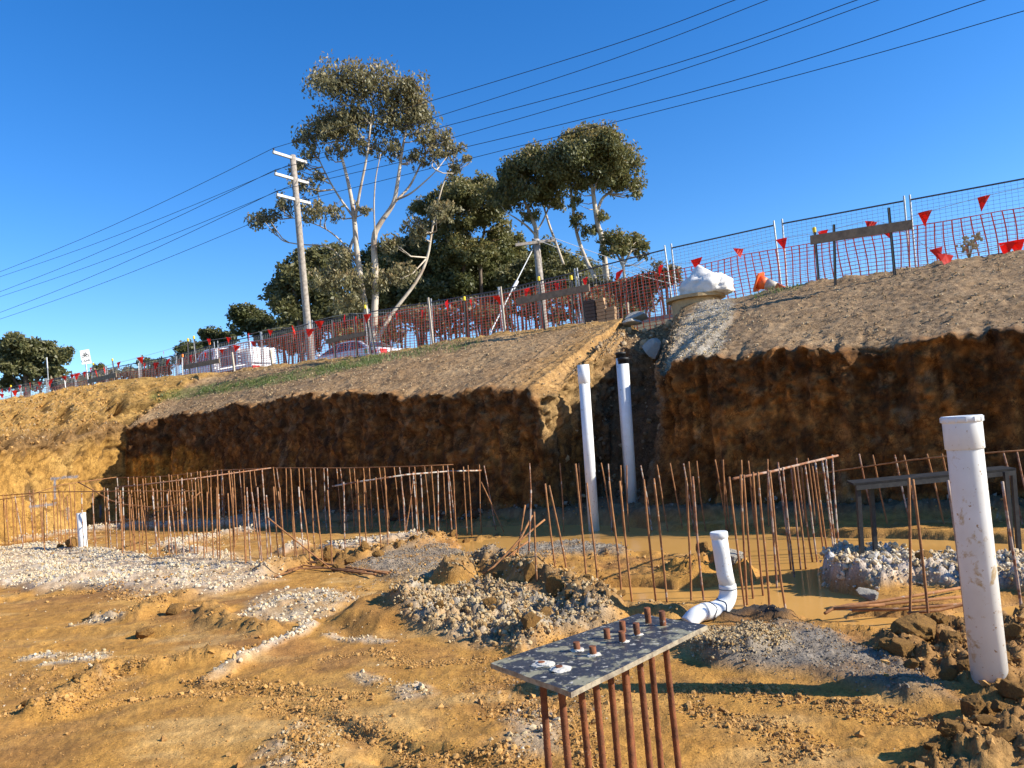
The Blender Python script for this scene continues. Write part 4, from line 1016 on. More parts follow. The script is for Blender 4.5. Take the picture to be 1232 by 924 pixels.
# the slanting row running back from the right pool
SL = zs([(78, 152, 160, 835), (140, 140, 175, 830), (155, 140, 207, 795), (207, 125, 262, 780), (237, 125, 295, 855), (285, 112, 335, 740), (290, 122, 385, 860), (345, 72, 410, 640), (368, 100, 430, 680), (410, 92, 465, 640), (430, 92, 490, 640), (463, 82, 530, 600), (485, 85, 553, 600), (525, 80, 590, 580), (545, 72, 610, 565), (580, 57, 643, 550), (603, 47, 655, 545), (637, 32, 672, 520)], 860, 540, 4.506)
for i, q in enumerate(SL): bar_px(*q, ORD[i] + ' bar from the left in the slanting row running back through the right pool', 'bars of the slanting row', -0.03)
d0, d1 = onz(900, 720).y, onz(1004, 660).y
tie_z([(882, 576, d0 + .1), (930, 567, d0 + .45 * (d1 - d0)), (970, 557, d0 + .8 * (d1 - d0)), (1008, 548, d1)], 'pale tie bar across the tops of the slanting row', 0.012, M['rust_pale'])
RF = zs([(335, 160, 340, 845), (355, 168, 430, 855), (522, 172, 610, 860), (793, 178, 885, 860)], 1010, 535, 4.018)
for i, q in enumerate(RF): bar_px(*q, ('upright bar left of the tall white pipe, leftmost of two in front of the slab', 'leaning bar second from the left in front of the slab', 'leaning bar just left of the tall white pipe', 'leaning bar at the right edge past the tall white pipe')[i], 'front bars by the tall pipe', 0.0)
z8 = lambda L_: [(1010 + x / 4.018, 535 + y / 4.018) for x, y in L_]
def lying(pxs, z, label, group):
    curved_bar([onz(x, y, z + 0.012 * math.sin(3 * i)) for i, (x, y) in enumerate(pxs)], 0.011, label, group)
for i, L_ in enumerate((z8([(-60, 800), (40, 775), (180, 760), (350, 732), (585, 692)]), z8([(-40, 795), (120, 780), (330, 760), (590, 735)]), z8([(60, 800), (300, 795), (480, 780), (605, 768)]), z8([(330, 815), (480, 800), (590, 775), (620, 770)]), z8([(-70, 815), (-20, 785), (60, 782), (220, 775)]))):
    lying(L_, 0.05, ORD[i] + ' fallen bar from the back in the bundle lying by the lower right pool', 'fallen bars by the right pool')
for i, L_ in enumerate(([(328, 688), (352, 677), (386, 677), (466, 690)], [(340, 680), (372, 675), (420, 683), (470, 689)], [(346, 686), (366, 680), (410, 686), (452, 691)], [(330, 694), (360, 684), (400, 683), (440, 688)])):
    lying(L_, 0.05, ORD[i] + ' bar from the left in the fallen bundle before the left row', 'fallen bars before the left row')

# ------------------------------------------------------------------ pvc pipes
def pipe_mat(name, marks):
    """white pvc with clay stains of their own shape"""
    m, t, b = mat_new(name)
    g = nnode(t, 'ShaderNodeTexCoord')
    c = mixcol(t, ramp(t, noise(t, 5, 3), 0.4, 0.7), (0.76, 0.77, 0.76), (0.70, 0.69, 0.65))
    f = ramp(t, noise(t, 9, 6, 0.7, vec=g.outputs['Object'], dist=0.4), marks, marks + 0.08)
    c = mixcol(t, f, c, (0.52, 0.40, 0.24))
    f2 = ramp(t, noise(t, 45, 3, 0.6, vec=g.outputs['Object']), 0.66, 0.70)
    c = mixcol(t, f2, c, (0.40, 0.27, 0.15))
    t.links.new(c, b.inputs['Base Color']); b.inputs['Roughness'].default_value = 0.38; b.inputs['Specular IOR Level'].default_value = 0.3
    return m
M['pvc_dirty'] = pipe_mat('white pvc, muddied', 0.56)
M['pvc_clean'] = pipe_mat('white pvc', 0.63)
# tall pipe, right
b_ = onz(1192, 824, 0.03); t_ = at(1156.5, 500, b_.y)
ax = (t_ - b_); Lp = ax.length; ax.normalize()
r0 = 0.083
rt = empty('drain_pipe', tuple(b_), 'tall thick white pipe with a collar, standing at the right edge of the pit', 'pipe')
g = MB(); g.lathe(b_ - ax * 0.3, [(r0, 0), (r0, Lp + 0.3 - 0.165)], 40, ax, cap1=False); g.build('pipe', M['pvc_dirty'], rt, smooth_=False)
for p in g.v: pass
def smooth_obj(o, on=True):
    me = o.data; me.polygons.foreach_set('use_smooth', [len(p.vertices) == 4 for p in me.polygons])
smooth_obj(rt.children[-1])
g = MB(); g.lathe(b_ + ax * (Lp - 0.17), [(r0 + 0.004, 0), (r0 + 0.0075, 0.004), (r0 + 0.0075, 0.135)], 40, ax, cap0=False, cap1=False); o = g.build('collar', M['pvc_clean'], rt); smooth_obj(o)
g = MB(); g.lathe(b_ + ax * (Lp - 0.035), [(r0 + 0.008, 0), (r0 + 0.013, 0.003), (r0 + 0.013, 0.030), (r0 + 0.009, 0.034), (r0 - 0.008, 0.032), (r0 - 0.014, 0.012)], 40, ax); o = g.build('cap', M['pvc_clean'], rt); smooth_obj(o)
g = MB()
ox = ax.orthogonal().normalized(); oy = ax.cross(ox)
for k in range(14):
    a = 2 * math.pi * k / 14; d = ox * math.cos(a) + oy * math.sin(a)
    g.bar(b_ + ax * (Lp - 0.031) + d * (r0 + 0.0142), b_ + ax * (Lp - 0.006) + d * (r0 + 0.0142), 0.006, 0.004, d)
o = g.build('rib', M['pvc_clean'], rt); tag(o, kind='stuff')
# standing pipes in the trench
def stand_pipe(bx, by, tx, ty, depth, rad, label, capmat, collar, mat):
    b_ = at(bx, by, depth); t_ = at(tx, ty, depth); ax = t_ - b_; L_ = ax.length; ax.normalize()
    rt = empty('drain_pipe', tuple(b_), label, 'pipe')
    g = MB(); g.lathe(b_ - ax * 0.3, [(rad, 0), (rad, L_ + 0.3 - (0.0 if collar == 0 else 0.04))], 28, ax); smooth_obj(g.build('pipe', mat, rt))
    if collar:
        g = MB(); g.lathe(b_ + ax * (L_ - collar), [(rad + .003, 0), (rad + 0.008, 0.004), (rad + 0.008, collar), (rad - .004, collar)], 28, ax, cap0=False); smooth_obj(g.build('collar', mat, rt))
    if capmat is not None:
        g = MB(); g.lathe(b_ + ax * (L_ + 0.001), [(rad - .004, 0), (rad - .004, 0.06), (rad + 0.006, 0.062), (rad + 0.006, 0.10), (rad - 0.01, 0.105)], 28, ax); smooth_obj(g.build('cap', capmat, rt))
    return rt
stand_pipe(714.5, 634, 701.5, 439, onz(714, 634).y, 0.080, 'tall white pipe with a collar, standing in front of the trench mouth', None, 0.28, M['pvc_clean'])
stand_pipe(760, 596, 750, 438, 12.6, 0.088, 'white pipe with a black cap, nearer of the two inside the trench', M['black_rubber'], 0, M['pvc_clean'])
stand_pipe(756, 560, 747, 431, 13.4, 0.088, 'white pipe with a black cap half hidden behind its twin in the trench', M['black_rubber'], 0, M['pvc_clean'])
rt = stand_pipe(100.5, 664, 97.5, 617, onz(100, 664).y, 0.078, 'short white pipe standing among the bars at far left', None, 0, M['pvc_clean'])
# elbow pipe
b_ = onz(881, 735, 0.06); d = b_.y
pth = [at(864.5, 640, d), at(868, 665, d), at(872, 690, d), at(875, 703, d), at(876, 714, d), at(873.5, 723, d - 0.01), at(868, 730, d - 0.03), at(858, 734.5, d - 0.06), at(846, 736, d - 0.10), at(836, 741, d - 0.13), at(828, 750, d - 0.15)]
rt = empty('drain_pipe', tuple(b_), 'short white pipe with an elbow bending left into the gravel beside the plate', 'pipe')
rr = 0.0585
g = MB(); g.tube(pth[:4], rr, 28); smooth_obj(g.build('pipe', M['pvc_clean'], rt))
g = MB()
def cr(pts, n=6):
    out = []
    for i in range(len(pts) - 1):
        p0, p1, p2, p3 = pts[max(i - 1, 0)], pts[i], pts[i + 1], pts[min(i + 2, len(pts) - 1)]
        for k in range(n):
            t = k / n
            out.append(0.5 * ((2 * p1) + (p2 - p0) * t + (2 * p0 - 5 * p1 + 4 * p2 - p3) * t * t + (3 * p1 - p0 - 3 * p2 + p3) * t ** 3))
    return out + [pts[-1]]
el = cr(pth[3:9], 4)
g.tube(el, [rr + .004] * len(el), 28); smooth_obj(g.build('elbow', M['pvc_clean'], rt))
g = MB(); g.tube(cr(pth[8:], 4), rr, 28); smooth_obj(g.build('branch', M['pvc_clean'], rt))
axu = (pth[0] - pth[1]).normalized()
g = MB(); g.lathe(pth[0] - axu * 0.045, [(rr + .002, 0), (rr + .006, .003), (rr + .006, .04), (rr + .001, .047)], 28, axu); smooth_obj(g.build('cap', M['pvc_clean'], rt))
g = MB()
wl_ = [at(873.5, 690, d - .062), at(874, 703, d - .066)]
ring = []
for k in range(13):
    a = math.pi * (1.05 * k / 12) ; c0 = el[-5]
    ring.append(c0 + Vector((0.02 * math.cos(a), -math.cos(a - 0.9) * 0.066, 0.066 * math.sin(a + 0.7))))
for c0, tl in ((el[2], 0), (el[len(el) // 2 + 2], 1), (el[-4], 1)):
    i = el.index(c0); dd = (el[i + 1] - el[i]).normalized(); xx = dd.orthogonal().normalized(); yy = dd.cross(xx)
    g.tube([c0 + (xx * math.cos(2 * math.pi * k / 24) + yy * math.sin(2 * math.pi * k / 24)) * (rr + .007) + dd * 0.012 * math.sin(k) * tl for k in range(25)], 0.0028, 5)
g.build('tie_wire', M['steel_dark'], rt)

# ------------------------------------------------------------------ bolt plate in the foreground
pz = 0.66
pf, pr_, pl_, pb_ = onz(687, 833, pz), onz(851, 752, pz), onz(589, 798, pz), onz(768, 738, pz)
rt = empty('anchor_template', (0.25, 2.95, 0.0), 'black formwork plate holding rusty threaded bars upright in the foreground', 'anchor bolts')
th = 0.018
def sub(a, b_, n): return [a.lerp(b_, i / n) for i in range(n)]
outl = sub(pf, pr_, 10) + sub(pr_, pb_, 6) + sub(pb_, pl_, 10) + sub(pl_, pf, 6)
cen = sum(outl, Vector()) / len(outl)
outl = [p + (cen - p).normalized() * random.uniform(-.0015, .0035) for p in outl]
m, t, b = mat_new('black formply with cement')
n1 = noise(t, 14, 6, 0.65); n2 = noise(t, 38, 5, 0.7); n3 = noise(t, 5, 4)
c = mixcol(t, ramp(t, n3, 0.35, 0.7), (0.022, 0.024, 0.030), (0.045, 0.047, 0.052))
c = mixcol(t, ramp(t, n1, 0.51, 0.58), c, (0.27, 0.25, 0.16))
c = mixcol(t, ramp(t, n2, 0.58, 0.66), c, (0.50, 0.47, 0.40))
gm = nnode(t, 'ShaderNodeNewGeometry')
sp = nnode(t, 'ShaderNodeSeparateXYZ'); t.links.new(gm.outputs['True Normal'], sp.inputs[0])
ed = nnode(t, 'ShaderNodeMath', operation='LESS_THAN'); ed.inputs[1].default_value = 0.5; t.links.new(sp.outputs[2], ed.inputs[0])
ply = mixcol(t, ramp(t, noise(t, 30, 4), 0.4, 0.65), (0.36, 0.31, 0.22), (0.16, 0.13, 0.10))
t.links.new(mixcol(t, ed.outputs[0], c, ply), b.inputs['Base Color']); b.inputs['Roughness'].default_value = 0.42
bump(t, b, n2, 0.25, 0.004)
M['formply'] = m
g = MB(); g.prism([p - Vector((0, 0, th)) for p in outl], (0, 0, th)); g.build('plate', m, rt)
z5b = lambda x, y: (560 + x / 3.85, 700 + y / 3.85)
tops = [((353, 385), 0.012), ((435, 408), 0.014), ((517, 320), 0.033), ((592, 342), 0.034), ((657, 262), 0.038), ((728, 280), 0.042), ((730, 232), 0.043), ((795, 248), 0.048), ((848, 190), 0.062), ((915, 202), 0.058)]
M['cement'] = simple('dried cement splash', (0.56, 0.53, 0.47), 0.9, (0.42, 0.39, 0.33), 40, bmp=0.6, bscale=80, bdist=0.006)
for i, (q, h) in enumerate(tops):
    p = onz(*z5b(*q), pz)
    lx, ly = random.uniform(-.02, .02), random.uniform(-.02, .02)
    pts = [Vector((p.x + lx * (1 - k / 30), p.y + ly * (1 - k / 30), -0.25 + (pz + h + 0.25) * k / 30)) for k in range(31)]
    g = MB(); g.tube(pts, 0.0128, 12); smooth_obj(o := g.build('bar', M['rust_thick'], rt))
    # rolled ribs winding round the bar
    g = MB()
    k = 160; hel = []
    for s_ in range(k):
        zt = s_ / (k - 1); hgt = 0.0 + (pz + h - 0.02) * zt
        cx, cy = p.x + lx * (1 - (hgt + .25) / (pz + h + .25)), p.y + ly * (1 - (hgt + .25) / (pz + h + .25))
        a = hgt / 0.016 * 2 * math.pi * 0.5
        hel.append((cx + 0.0128 * math.cos(a), cy + 0.0128 * math.sin(a), hgt))
    g.tube(hel, 0.0017, 4); o2 = g.build('rib', M['rust_thick'], rt); tag(o2, kind='stuff')
    if i < 4 or i in (5, 7):
        V = CV * (1 + 0.35 * fbm(CV + i * 3.3, 1.6, 3, i, two=False))[:, None] * np.array([0.034, 0.030, 0.008]) * (1.15 if i < 2 else 0.8 if i < 4 else 0.6)
        o3 = mesh_np('cement_splash', V + np.array([p.x + .004, p.y + .002, pz + 0.002]) - np.array(rt.location), CF, M['cement'], rt)

M['black_ply'] = simple('black film faced ply', (0.018, 0.018, 0.020), 0.85, (0.035, 0.033, 0.03), 14, spec=0.1)
# ------------------------------------------------------------------ black formwork stand, right
dS = onz(1037, 682, 0.10).y
zt_ = at(1030, 584, dS).z
rt = empty('formwork_stand', tuple(onz(1037, 682, 0.1)), 'black steel formwork stand with a flat top on the pale slab', 'stand')
g = MB()
a0, a1 = at(1027, 583, dS), at(1226, 590, dS + 0.1)
a0.z = a1.z = zt_
back = Vector((0.07, 0.30, 0))
g.prism([a0, a1, a1 + back, a0 + back], (0, 0, 0.018)); g.build('top', M['black_ply'], rt)
g = MB(); g.bar(a0 + Vector((0.02, 0.012, -0.022)), a1 + Vector((-0.02, 0.012, -0.022)), 0.024, 0.040); g.build('rail', M['black'], rt)
for px, py, off in ((1037, 682, 0.0), (1053, 672, 0.22), (1219, 684, 0.0), (1227, 676, 0.22)):
    top_px = {1037: 1033, 1053: 1049, 1219: 1213, 1227: 1222}[px]
    tp = at(top_px, 592, dS + off + 0.05); tp.z = zt_ - 0.001; bs = at(px, py, dS + off + 0.05); bs.z = -0.05
    g = MB(); g.bar(bs, tp, 0.034, 0.034, (0, 1, 0)); g.build('leg', M['black'], rt)

# ------------------------------------------------------------------ street furniture on the bank: temporary fence
CF_ = 16.7
uF = toU(onc(1087, 240, CF_)); PAN = 2.42
zu = [(toU(onc(x, 400, CF_)), z) for x, z in ((1400, 5.22), (1232, 5.22), (1087, 5.31), (935, 5.38), (806, 5.36), (697, 5.27), (605, 5.22), (516, 5.31), (405, 5.46), (320, 5.42), (265, 5.46), (198, 5.33), (148, 5.42), (45, 5.46), (-100, 5.46))]
zu.sort(); zu_u = [a for a, _ in zu]; zu_z = [b for _, b in zu]
def ztop(u): return float(np.interp(u, zu_u, zu_z))
FH = 1.95
def fence_proto():
    rt = empty('fence_panel', (0, 0, 0), 'x', 'fence', 'temporary fence panels along the top of the bank')
    D = Vector(D2); U = Vector((0, 0, 1))
    w = PAN - 0.10
    for s in (0.0, w):
        g = MB(); g.tube([D * s + U * -0.02, D * s + U * (FH + 0.10)], 0.019, 8); g.build('post', M['steel'], rt)
    for h in (0.12, FH):
        g = MB(); g.tube([D * 0.018 + U * h, D * (w - 0.018) + U * h], 0.017, 8); g.build('rail', M['steel_dark'], rt)
    g = MB()
    n = 24
    for i in range(1, n): g.bar(D * (w * i / n) + U * 0.12, D * (w * i / n) + U * FH, 0.0042, 0.0042, tuple(N2))
    for j in range(1, 25):
        h = 0.12 + (FH - 0.12) * j / 25
        g.bar(D * 0.0 + U * h + Vector(N2) * 0.0045, D * w + U * h + Vector(N2) * 0.0045, 0.0042, 0.0042)
    o = g.build('wire_mesh', M['wire'], rt); tag(o, kind='stuff')
    for s in (-0.05,):
        g = MB(); g.box(D * s + U * 0.07, (0.24, 0.6, 0.14), Matrix.Rotation(-math.atan2(N2[0], N2[1]), 3, 'Z')); g.build('foot', M['concrete'], rt)
    return rt
proto = fence_proto()
k0 = 0
NB = {2: 'behind the dry weed at the right end', 1: 'right of the double post past the long board', 0: 'behind the long raised board', -1: 'behind the fallen traffic cone', -2: 'behind the white sacking on the drum', -3: 'behind the brick stack', -4: 'behind the board by the small power pole', -5: 'where the stay wire comes down', -6: 'right of the silver car', -7: 'behind the tail of the silver car', -8: 'in front of the bonnet of the silver car',
      -9: 'in front of the wooden pole foot', -10: 'in front of the white tray of the ute', -11: 'in front of the cab of the ute', -12: 'left of the ute', -13: 'right of the bicycle sign, two panels away', -14: 'just right of the bicycle sign', -15: 'at the bicycle sign', -16: 'left of the bicycle sign', -17: 'by the white marker post', -18: 'left of the white marker post', -19: 'second from the left end', -20: 'at the far left end'}
for i in range(1, -20, -1):
    u = uF + i * PAN + (PAN if i >= 0 else PAN) - PAN
    o = proto if k0 == 0 else copy_tree(proto); k0 += 1
    sl = math.atan2(ztop(u + PAN) - ztop(u), PAN)
    o.location = uc(u + 0.05, CF_, ztop(u + 0.05) - FH); o.rotation_euler = (0, 0, 0)
    o.rotation_mode = 'QUATERNION'; o.rotation_quaternion = Quaternion(Vector(N2), -sl)
    o['label'] = 'grey wire fence panel ' + NB.get(i, 'on the bank')

# orange barrier net hung on the fence, one length per stretch
def net(ua, ub, dtop, label):
    u0, u1 = min(ua, ub), max(ua, ub); nvt = int((u1 - u0) / 0.155); hh = 1.45; nh = 19
    V = []; Fq = []
    r_ = random.Random(int(u0 * 10))
    def pt(u, f, off=0.0):
        s = u * 1.0
        zt = ztop(u) - dtop(u) - 0.035 * abs(math.sin(u * 1.3)); wob = 0.035 * math.sin(u * 2.1 + f * 4) + 0.02 * math.sin(u * 5.7 + 2 * f)
        return D2 * (u + 0.03 * math.sin(f * 5 + u * 3)) + N2 * (CF_ - 0.06 + 0.4 * wob + off) + np.array([0, 0, zt - hh * f])
    def strip(pts, wd, vert):
        b = len(V)
        for p in pts:
            o_ = D2 * wd if vert else np.array([0, 0, wd])
            V.append(p - o_); V.append(p + o_)
        for i in range(len(pts) - 1): Fq.append([b + 2 * i, b + 2 * i + 1, b + 2 * i + 3, b + 2 * i + 2])
    for i in range(nvt + 1):
        u = u0 + (u1 - u0) * i / nvt; strip([pt(u, f / 8) for f in range(9)], 0.0115, True)
    for j in range(nh + 1):
        strip([pt(u0 + (u1 - u0) * i / (nvt), j / nh, -0.004) for i in range(nvt + 1)], 0.0055 if j else 0.009, False)
    o = mesh_np('barrier_net', np.array(V), np.array(Fq), M['net'], loc=tuple(uc(u0, CF_, ztop(u0) - 1)))
    return tag(o, label, 'safety net', 'orange barrier nets on the fence')
uL = lambda px, py=400: toU(onc(px, py, CF_))
net(uL(1330), uL(800), lambda u: 0.50, 'orange barrier net sagging low on the fence at the right')
net(uL(798), uL(690), lambda u: 0.45, 'orange barrier net on the fence behind the brick stack')
net(uL(689), uL(470), lambda u: 0.10, 'orange barrier net pulled up high on the fence right of the silver car')
net(uL(469), uL(215), lambda u: 0.16, 'orange barrier net on the fence in front of the parked vehicles')
net(uL(214), uL(-40), lambda u: 0.30, 'orange barrier net on the far left stretch of the fence')

# star pickets
def star(g, b_, t_):
    ax = (t_ - b_).normalized(); x = Vector(D2)
    for k in range(3):
        a = 2 * math.pi * k / 3 + 0.4; d = Matrix.Rotation(a, 3, ax) @ x
        g.bar(b_ + d * 0.013, t_ + d * 0.013, 0.006, 0.028, d)
def picket(bx, by, tx, ty, c, label=None, cap=None, parent=None, group='star pickets along the bank', mat='black'):
    b_ = onc(bx, by, c); t_ = onc(tx, ty, c); b2 = b_ + (b_ - t_).normalized() * 0.3
    rt = parent or empty('star_picket', tuple(b_), label, 'fence post', group)
    g = MB(); star(g, b2, t_); st = g.build('stake', M[mat], rt)
    if cap:
        g = MB(); g.lathe(t_ - Vector((0, 0, 0.075)), [(0.030, 0), (0.034, 0.03), (0.034, 0.085), (0.026, 0.10)], 12); g.build('cap', M[cap], st if parent else rt)
    return rt
CP = 15.25
def batter(board, pk, label, c=14.9, hpx=10):
    a, b_ = onc(*board[0], c), onc(*board[1], c)
    rt = empty('batter_board', tuple(onc(pk[0][0], pk[0][1], c)), label, 'batter board', 'boards on star pickets along the bank')
    h = hpx * a.y / F
    g = MB(); g.bar(a, b_, 0.035, h); g.build('board', M['wood'], rt)
    for q in pk: picket(*q[:4], c + 0.035 if len(q) < 6 else c - 0.035, None, q[4] if len(q) > 4 else None, rt)
    return rt
batter([(975, 289), (1098, 270)], [(1005, 350, 1003, 270), (1077, 338, 1069, 250)], 'long weathered board raised on two black pickets at the right', 14.6, 11)
batter([(622, 363), (709, 346)], [(655, 397, 648, 334, 'yellow'), (704, 393, 697, 335)], 'brown board on two black pickets by the brick stack', 15.0, 8)
batter([(392, 411), (440, 401)], [(404, 436, 400, 385), (430, 432, 426, 380)], 'dark board on two pickets in front of the silver car', 15.2, 5.5)
batter([(221, 442), (264, 434)], [(229, 462, 226, 408, 'yellow'), (254, 456, 252, 412, 'orange_cap')], 'dark board on two capped pickets in front of the ute', 15.2, 5.5)
batter([(106, 459), (140, 451)], [(109, 468, 108, 448), (139, 462, 135, 432, 'yellow')], 'dark board on two pickets right of the bicycle sign', 16.2, 5)
for (bx, by, tx, ty, cap, lb, mt) in [(985, 340, 979.5, 275, 'yellow', 'black picket with a yellow cap at the left end of the long board', 'black'), (690, 390, 687, 333, 'yellow', 'black picket with a yellow cap left of the brick stack', 'black'),
        (561, 404, 558.5, 358, 'yellow', 'lone picket with a yellow cap where the trees part above', 'black'), (447, 430, 439, 368, 'yellow', 'picket with a yellow cap in front of the tall gum trunk', 'black'),
        (239, 460, 233, 405, 'yellow', 'tall picket with a yellow cap in front of the ute cab', 'steel_dark'), (221, 464, 219.5, 427, 'orange_cap', 'short pale picket with an orange cap left of the ute', 'steel'), (452, 430, 444, 385, None, 'bare black picket right of the tall gum trunk', 'black'),
        (15, 492, 13, 464, 'yellow', 'picket with a yellow cap at the far left', 'steel_dark'), (80, 474, 78, 453, 'yellow', 'picket with a yellow cap left of the bicycle sign', 'steel'), (169, 465, 167, 436, None, 'grey picket halfway between the sign and the ute', 'steel'), (112, 470, 112, 437, 'yellow', 'picket with a pale cap just right of the bicycle sign', 'steel_dark'), (88, 474, 86, 446, None, 'black picket between the marker post and the bicycle sign', 'black')]:
    picket(bx, by, tx, ty, CP if tx > 180 else 17.5, lb, cap, None, 'star pickets along the bank', mt)
def stake(bx, by, tx, ty, c, label, w=0.05):
    b_ = onc(bx, by, c); t_ = onc(tx, ty, c); g = MB(); g.bar(b_ + (b_ - t_).normalized() * .3, t_, w, w * .6, tuple(N2))
    return tag(g.build('wooden_stake', M['wood_stake'], loc=tuple(b_)), label, 'stake')
stake(608, 402, 602, 345, 15.9, 'pale wooden stake at the foot of the stay wire')
stake(521, 416, 515, 358, 15.9, 'pale wooden stake in front of the dark trees')
stake(282, 448, 279, 424, 15.6, 'pale timber stake in front of the white tray', 0.07)
stake(328, 441, 325, 421, 15.6, 'pale timber stake at the right end of the white tray', 0.07)

# bunting
def bunting(pts, flags, c, label, size=15.0, cord=True, wob=1.0):
    """pts: cord through photo points on the plane c; flags: photo points of flag tops"""
    P3 = [onc(x, y, c) for x, y in pts]
    rt = empty('bunting', tuple(P3[0]), label, 'bunting', 'strings of orange flags')
    if cord:
        g = MB(); g.tube(cr(P3, 5), 0.005, 5); g.build('cord', M['cord'], rt)
    for (x, y) in flags:
        p = onc(x, y, c - 0.02); s = size * p.y / F / 16.0 * 16.0
        s = random.uniform(0.20, 0.28)
        tw = random.uniform(-0.9, 0.9) * wob; dv = (Matrix.Rotation(tw, 3, 'Z') @ Vector(D2)); bl = Vector(N2) * random.uniform(-.06, .06)
        sk = random.uniform(-.10, .10) * wob
        a, b_, d = p - dv * s * .5, p + dv * s * .5 + Vector((0, 0, random.uniform(-.06, .06) * wob)), p + Vector((0, 0, -s * 1.05)) + bl + dv * sk
        mid1 = a.lerp(d, .5) + bl * .6; mid2 = b_.lerp(d, .5) - bl * .4; nn = dv.cross(Vector((0, 0, 1))) * 0.002
        g = MB(); g.prism([a, a.lerp(b_, .5) + nn * 8, b_, mid2, d, mid1], nn); g.build('flag', M['flag'], rt)
    return rt
CB = CF_ - 0.14
bunting([(760, 327), (800, 319), (842, 314), (890, 300), (937, 288), (990, 279), (1045, 266), (1076, 272)], [(795, 319), (838, 312), (888, 298), (940, 287), (990, 277), (1048, 265), (1066, 275)], CB, 'string of orange flags along the right half of the fence')
bunting([(1092, 262), (1112, 256), (1185, 236), (1240, 224)], [(1113, 255), (1184, 237)], CB, 'two orange flags flying on the fence at the far right')
bunting([(1083, 276), (1100, 287), (1122, 301), (1138, 305)], [(1126, 300), (1137, 304)], 14.9, 'loose cord with two crumpled orange flags hanging over the bank at the right')
bunting([(1140, 306), (1180, 303), (1215, 292), (1240, 290)], [(1212, 290), (1222, 289)], 15.3, 'orange flag lying on the bank top at the right edge')
bunting([(455, 383), (477, 377), (508, 371), (537, 365), (565, 360), (605, 353), (636, 346), (672, 338), (704, 334), (747, 328)], [(477, 377), (508, 372), (537, 364), (566, 360), (598, 356), (634, 347), (669, 340), (704, 335), (746, 327)], CB, 'string of orange flags along the fence under the trees')
bunting([(233, 412), (262, 408), (300, 402), (330, 395), (352, 394), (384, 385), (416, 378), (442, 377), (470, 376)], [(251, 407), (275, 405), (299, 402), (325, 396), (352, 393), (384, 386), (415, 379), (442, 378)], 15.1, 'upper string of orange flags in front of the parked vehicles')
bunting([(218, 432), (247, 425), (266, 421), (285, 416), (304, 411), (352, 402), (373, 396), (402, 389), (428, 383)], [(229, 428), (247, 424), (266, 420), (285, 415), (304, 410), (353, 400), (373, 395), (402, 389), (427, 383)], CB, 'lower string of orange flags in front of the parked vehicles')
bunting([(125, 441), (144, 436), (168, 430), (197, 422), (228, 413)], [(143, 436), (168, 430), (197, 422), (227, 413)], 15.9, 'upper string of orange flags between the sign and the ute')
bunting([(95, 455), (125, 446), (174, 439), (188, 437), (204, 433), (218, 432)], [(125, 442), (174, 438), (188, 436), (203, 433)], CB, 'lower string of orange flags between the sign and the ute')
bunting([(-6, 470), (12, 466), (24, 463), (36, 461), (48, 459), (60, 457), (77, 453), (87, 450), (102, 447), (109, 442)], [(2, 469), (12, 466), (24, 463), (36, 461), (48, 459), (62, 457), (77, 453), (87, 450), (93, 450), (102, 447), (109, 442)], CB, 'upper string of orange flags at the far left')
bunting([(-6, 474), (18, 470), (31, 468), (45, 465), (60, 462), (115, 447)], [(2, 473), (18, 470), (31, 467), (45, 465), (60, 461), (115, 447)], CB - 0.2, 'lower string of orange flags at the far left')

# bicycle sign on a leaning post
c = 17.3
sb, st_ = onc(108, 460, c), onc(103.5, 436, c)
rt = empty('road_sign', tuple(sb), 'white bicycle lane sign on a leaning post at the left', 'sign')
g = MB(); g.tube([sb - Vector((0, 0, .8)), st_ + (st_ - sb).normalized() * 0.25], 0.03, 10); g.build('post', M['steel'], rt)
sn = np.array([0.42, -0.907, 0.0]); sc = float(sn @ np.array(st_))
def onsign(x, y):
    q = ray(x, y); return Vector(O3 + q * ((sc - sn @ O3) / (sn @ q)))
corners = [onsign(96, 422), onsign(107, 420), onsign(110.5, 437), onsign(98.5, 438.5)]
nrm = (corners[1] - corners[0]).cross(corners[3] - corners[0]).normalized()
if nrm.y > 0: nrm = -nrm
g = MB(); g.prism([p - nrm * 0.004 for p in corners], nrm * 0.008); g.build('panel', M['sign_white'], rt)
ex, ey = (corners[1] - corners[0]), (corners[3] - corners[0])
def sp_(a, b_): return corners[0] + ex * a + ey * b_ + nrm * 0.009
g = MB()
def stroke(pts, w=0.018): 
    for p, q in zip(pts[:-1], pts[1:]): g.bar(sp_(*p), sp_(*q), w, 0.004, tuple(nrm))
asp = ex.length / ey.length
def ringp(cx, cy, r): return [(cx + r * math.cos(2 * math.pi * k / 14), cy + r * asp * math.sin(2 * math.pi * k / 14)) for k in range(15)]
stroke(ringp(0.30, 0.44, 0.16)); stroke(ringp(0.72, 0.44, 0.16))
stroke([(0.30, 0.44), (0.42, 0.27), (0.64, 0.27), (0.50, 0.44), (0.30, 0.44)]); stroke([(0.50, 0.44), (0.38, 0.20)]); stroke([(0.72, 0.44), (0.60, 0.18), (0.70, 0.17)]); stroke([(0.31, 0.20), (0.44, 0.20)])
g.build('bicycle_symbol', M['sign_black'], rt)
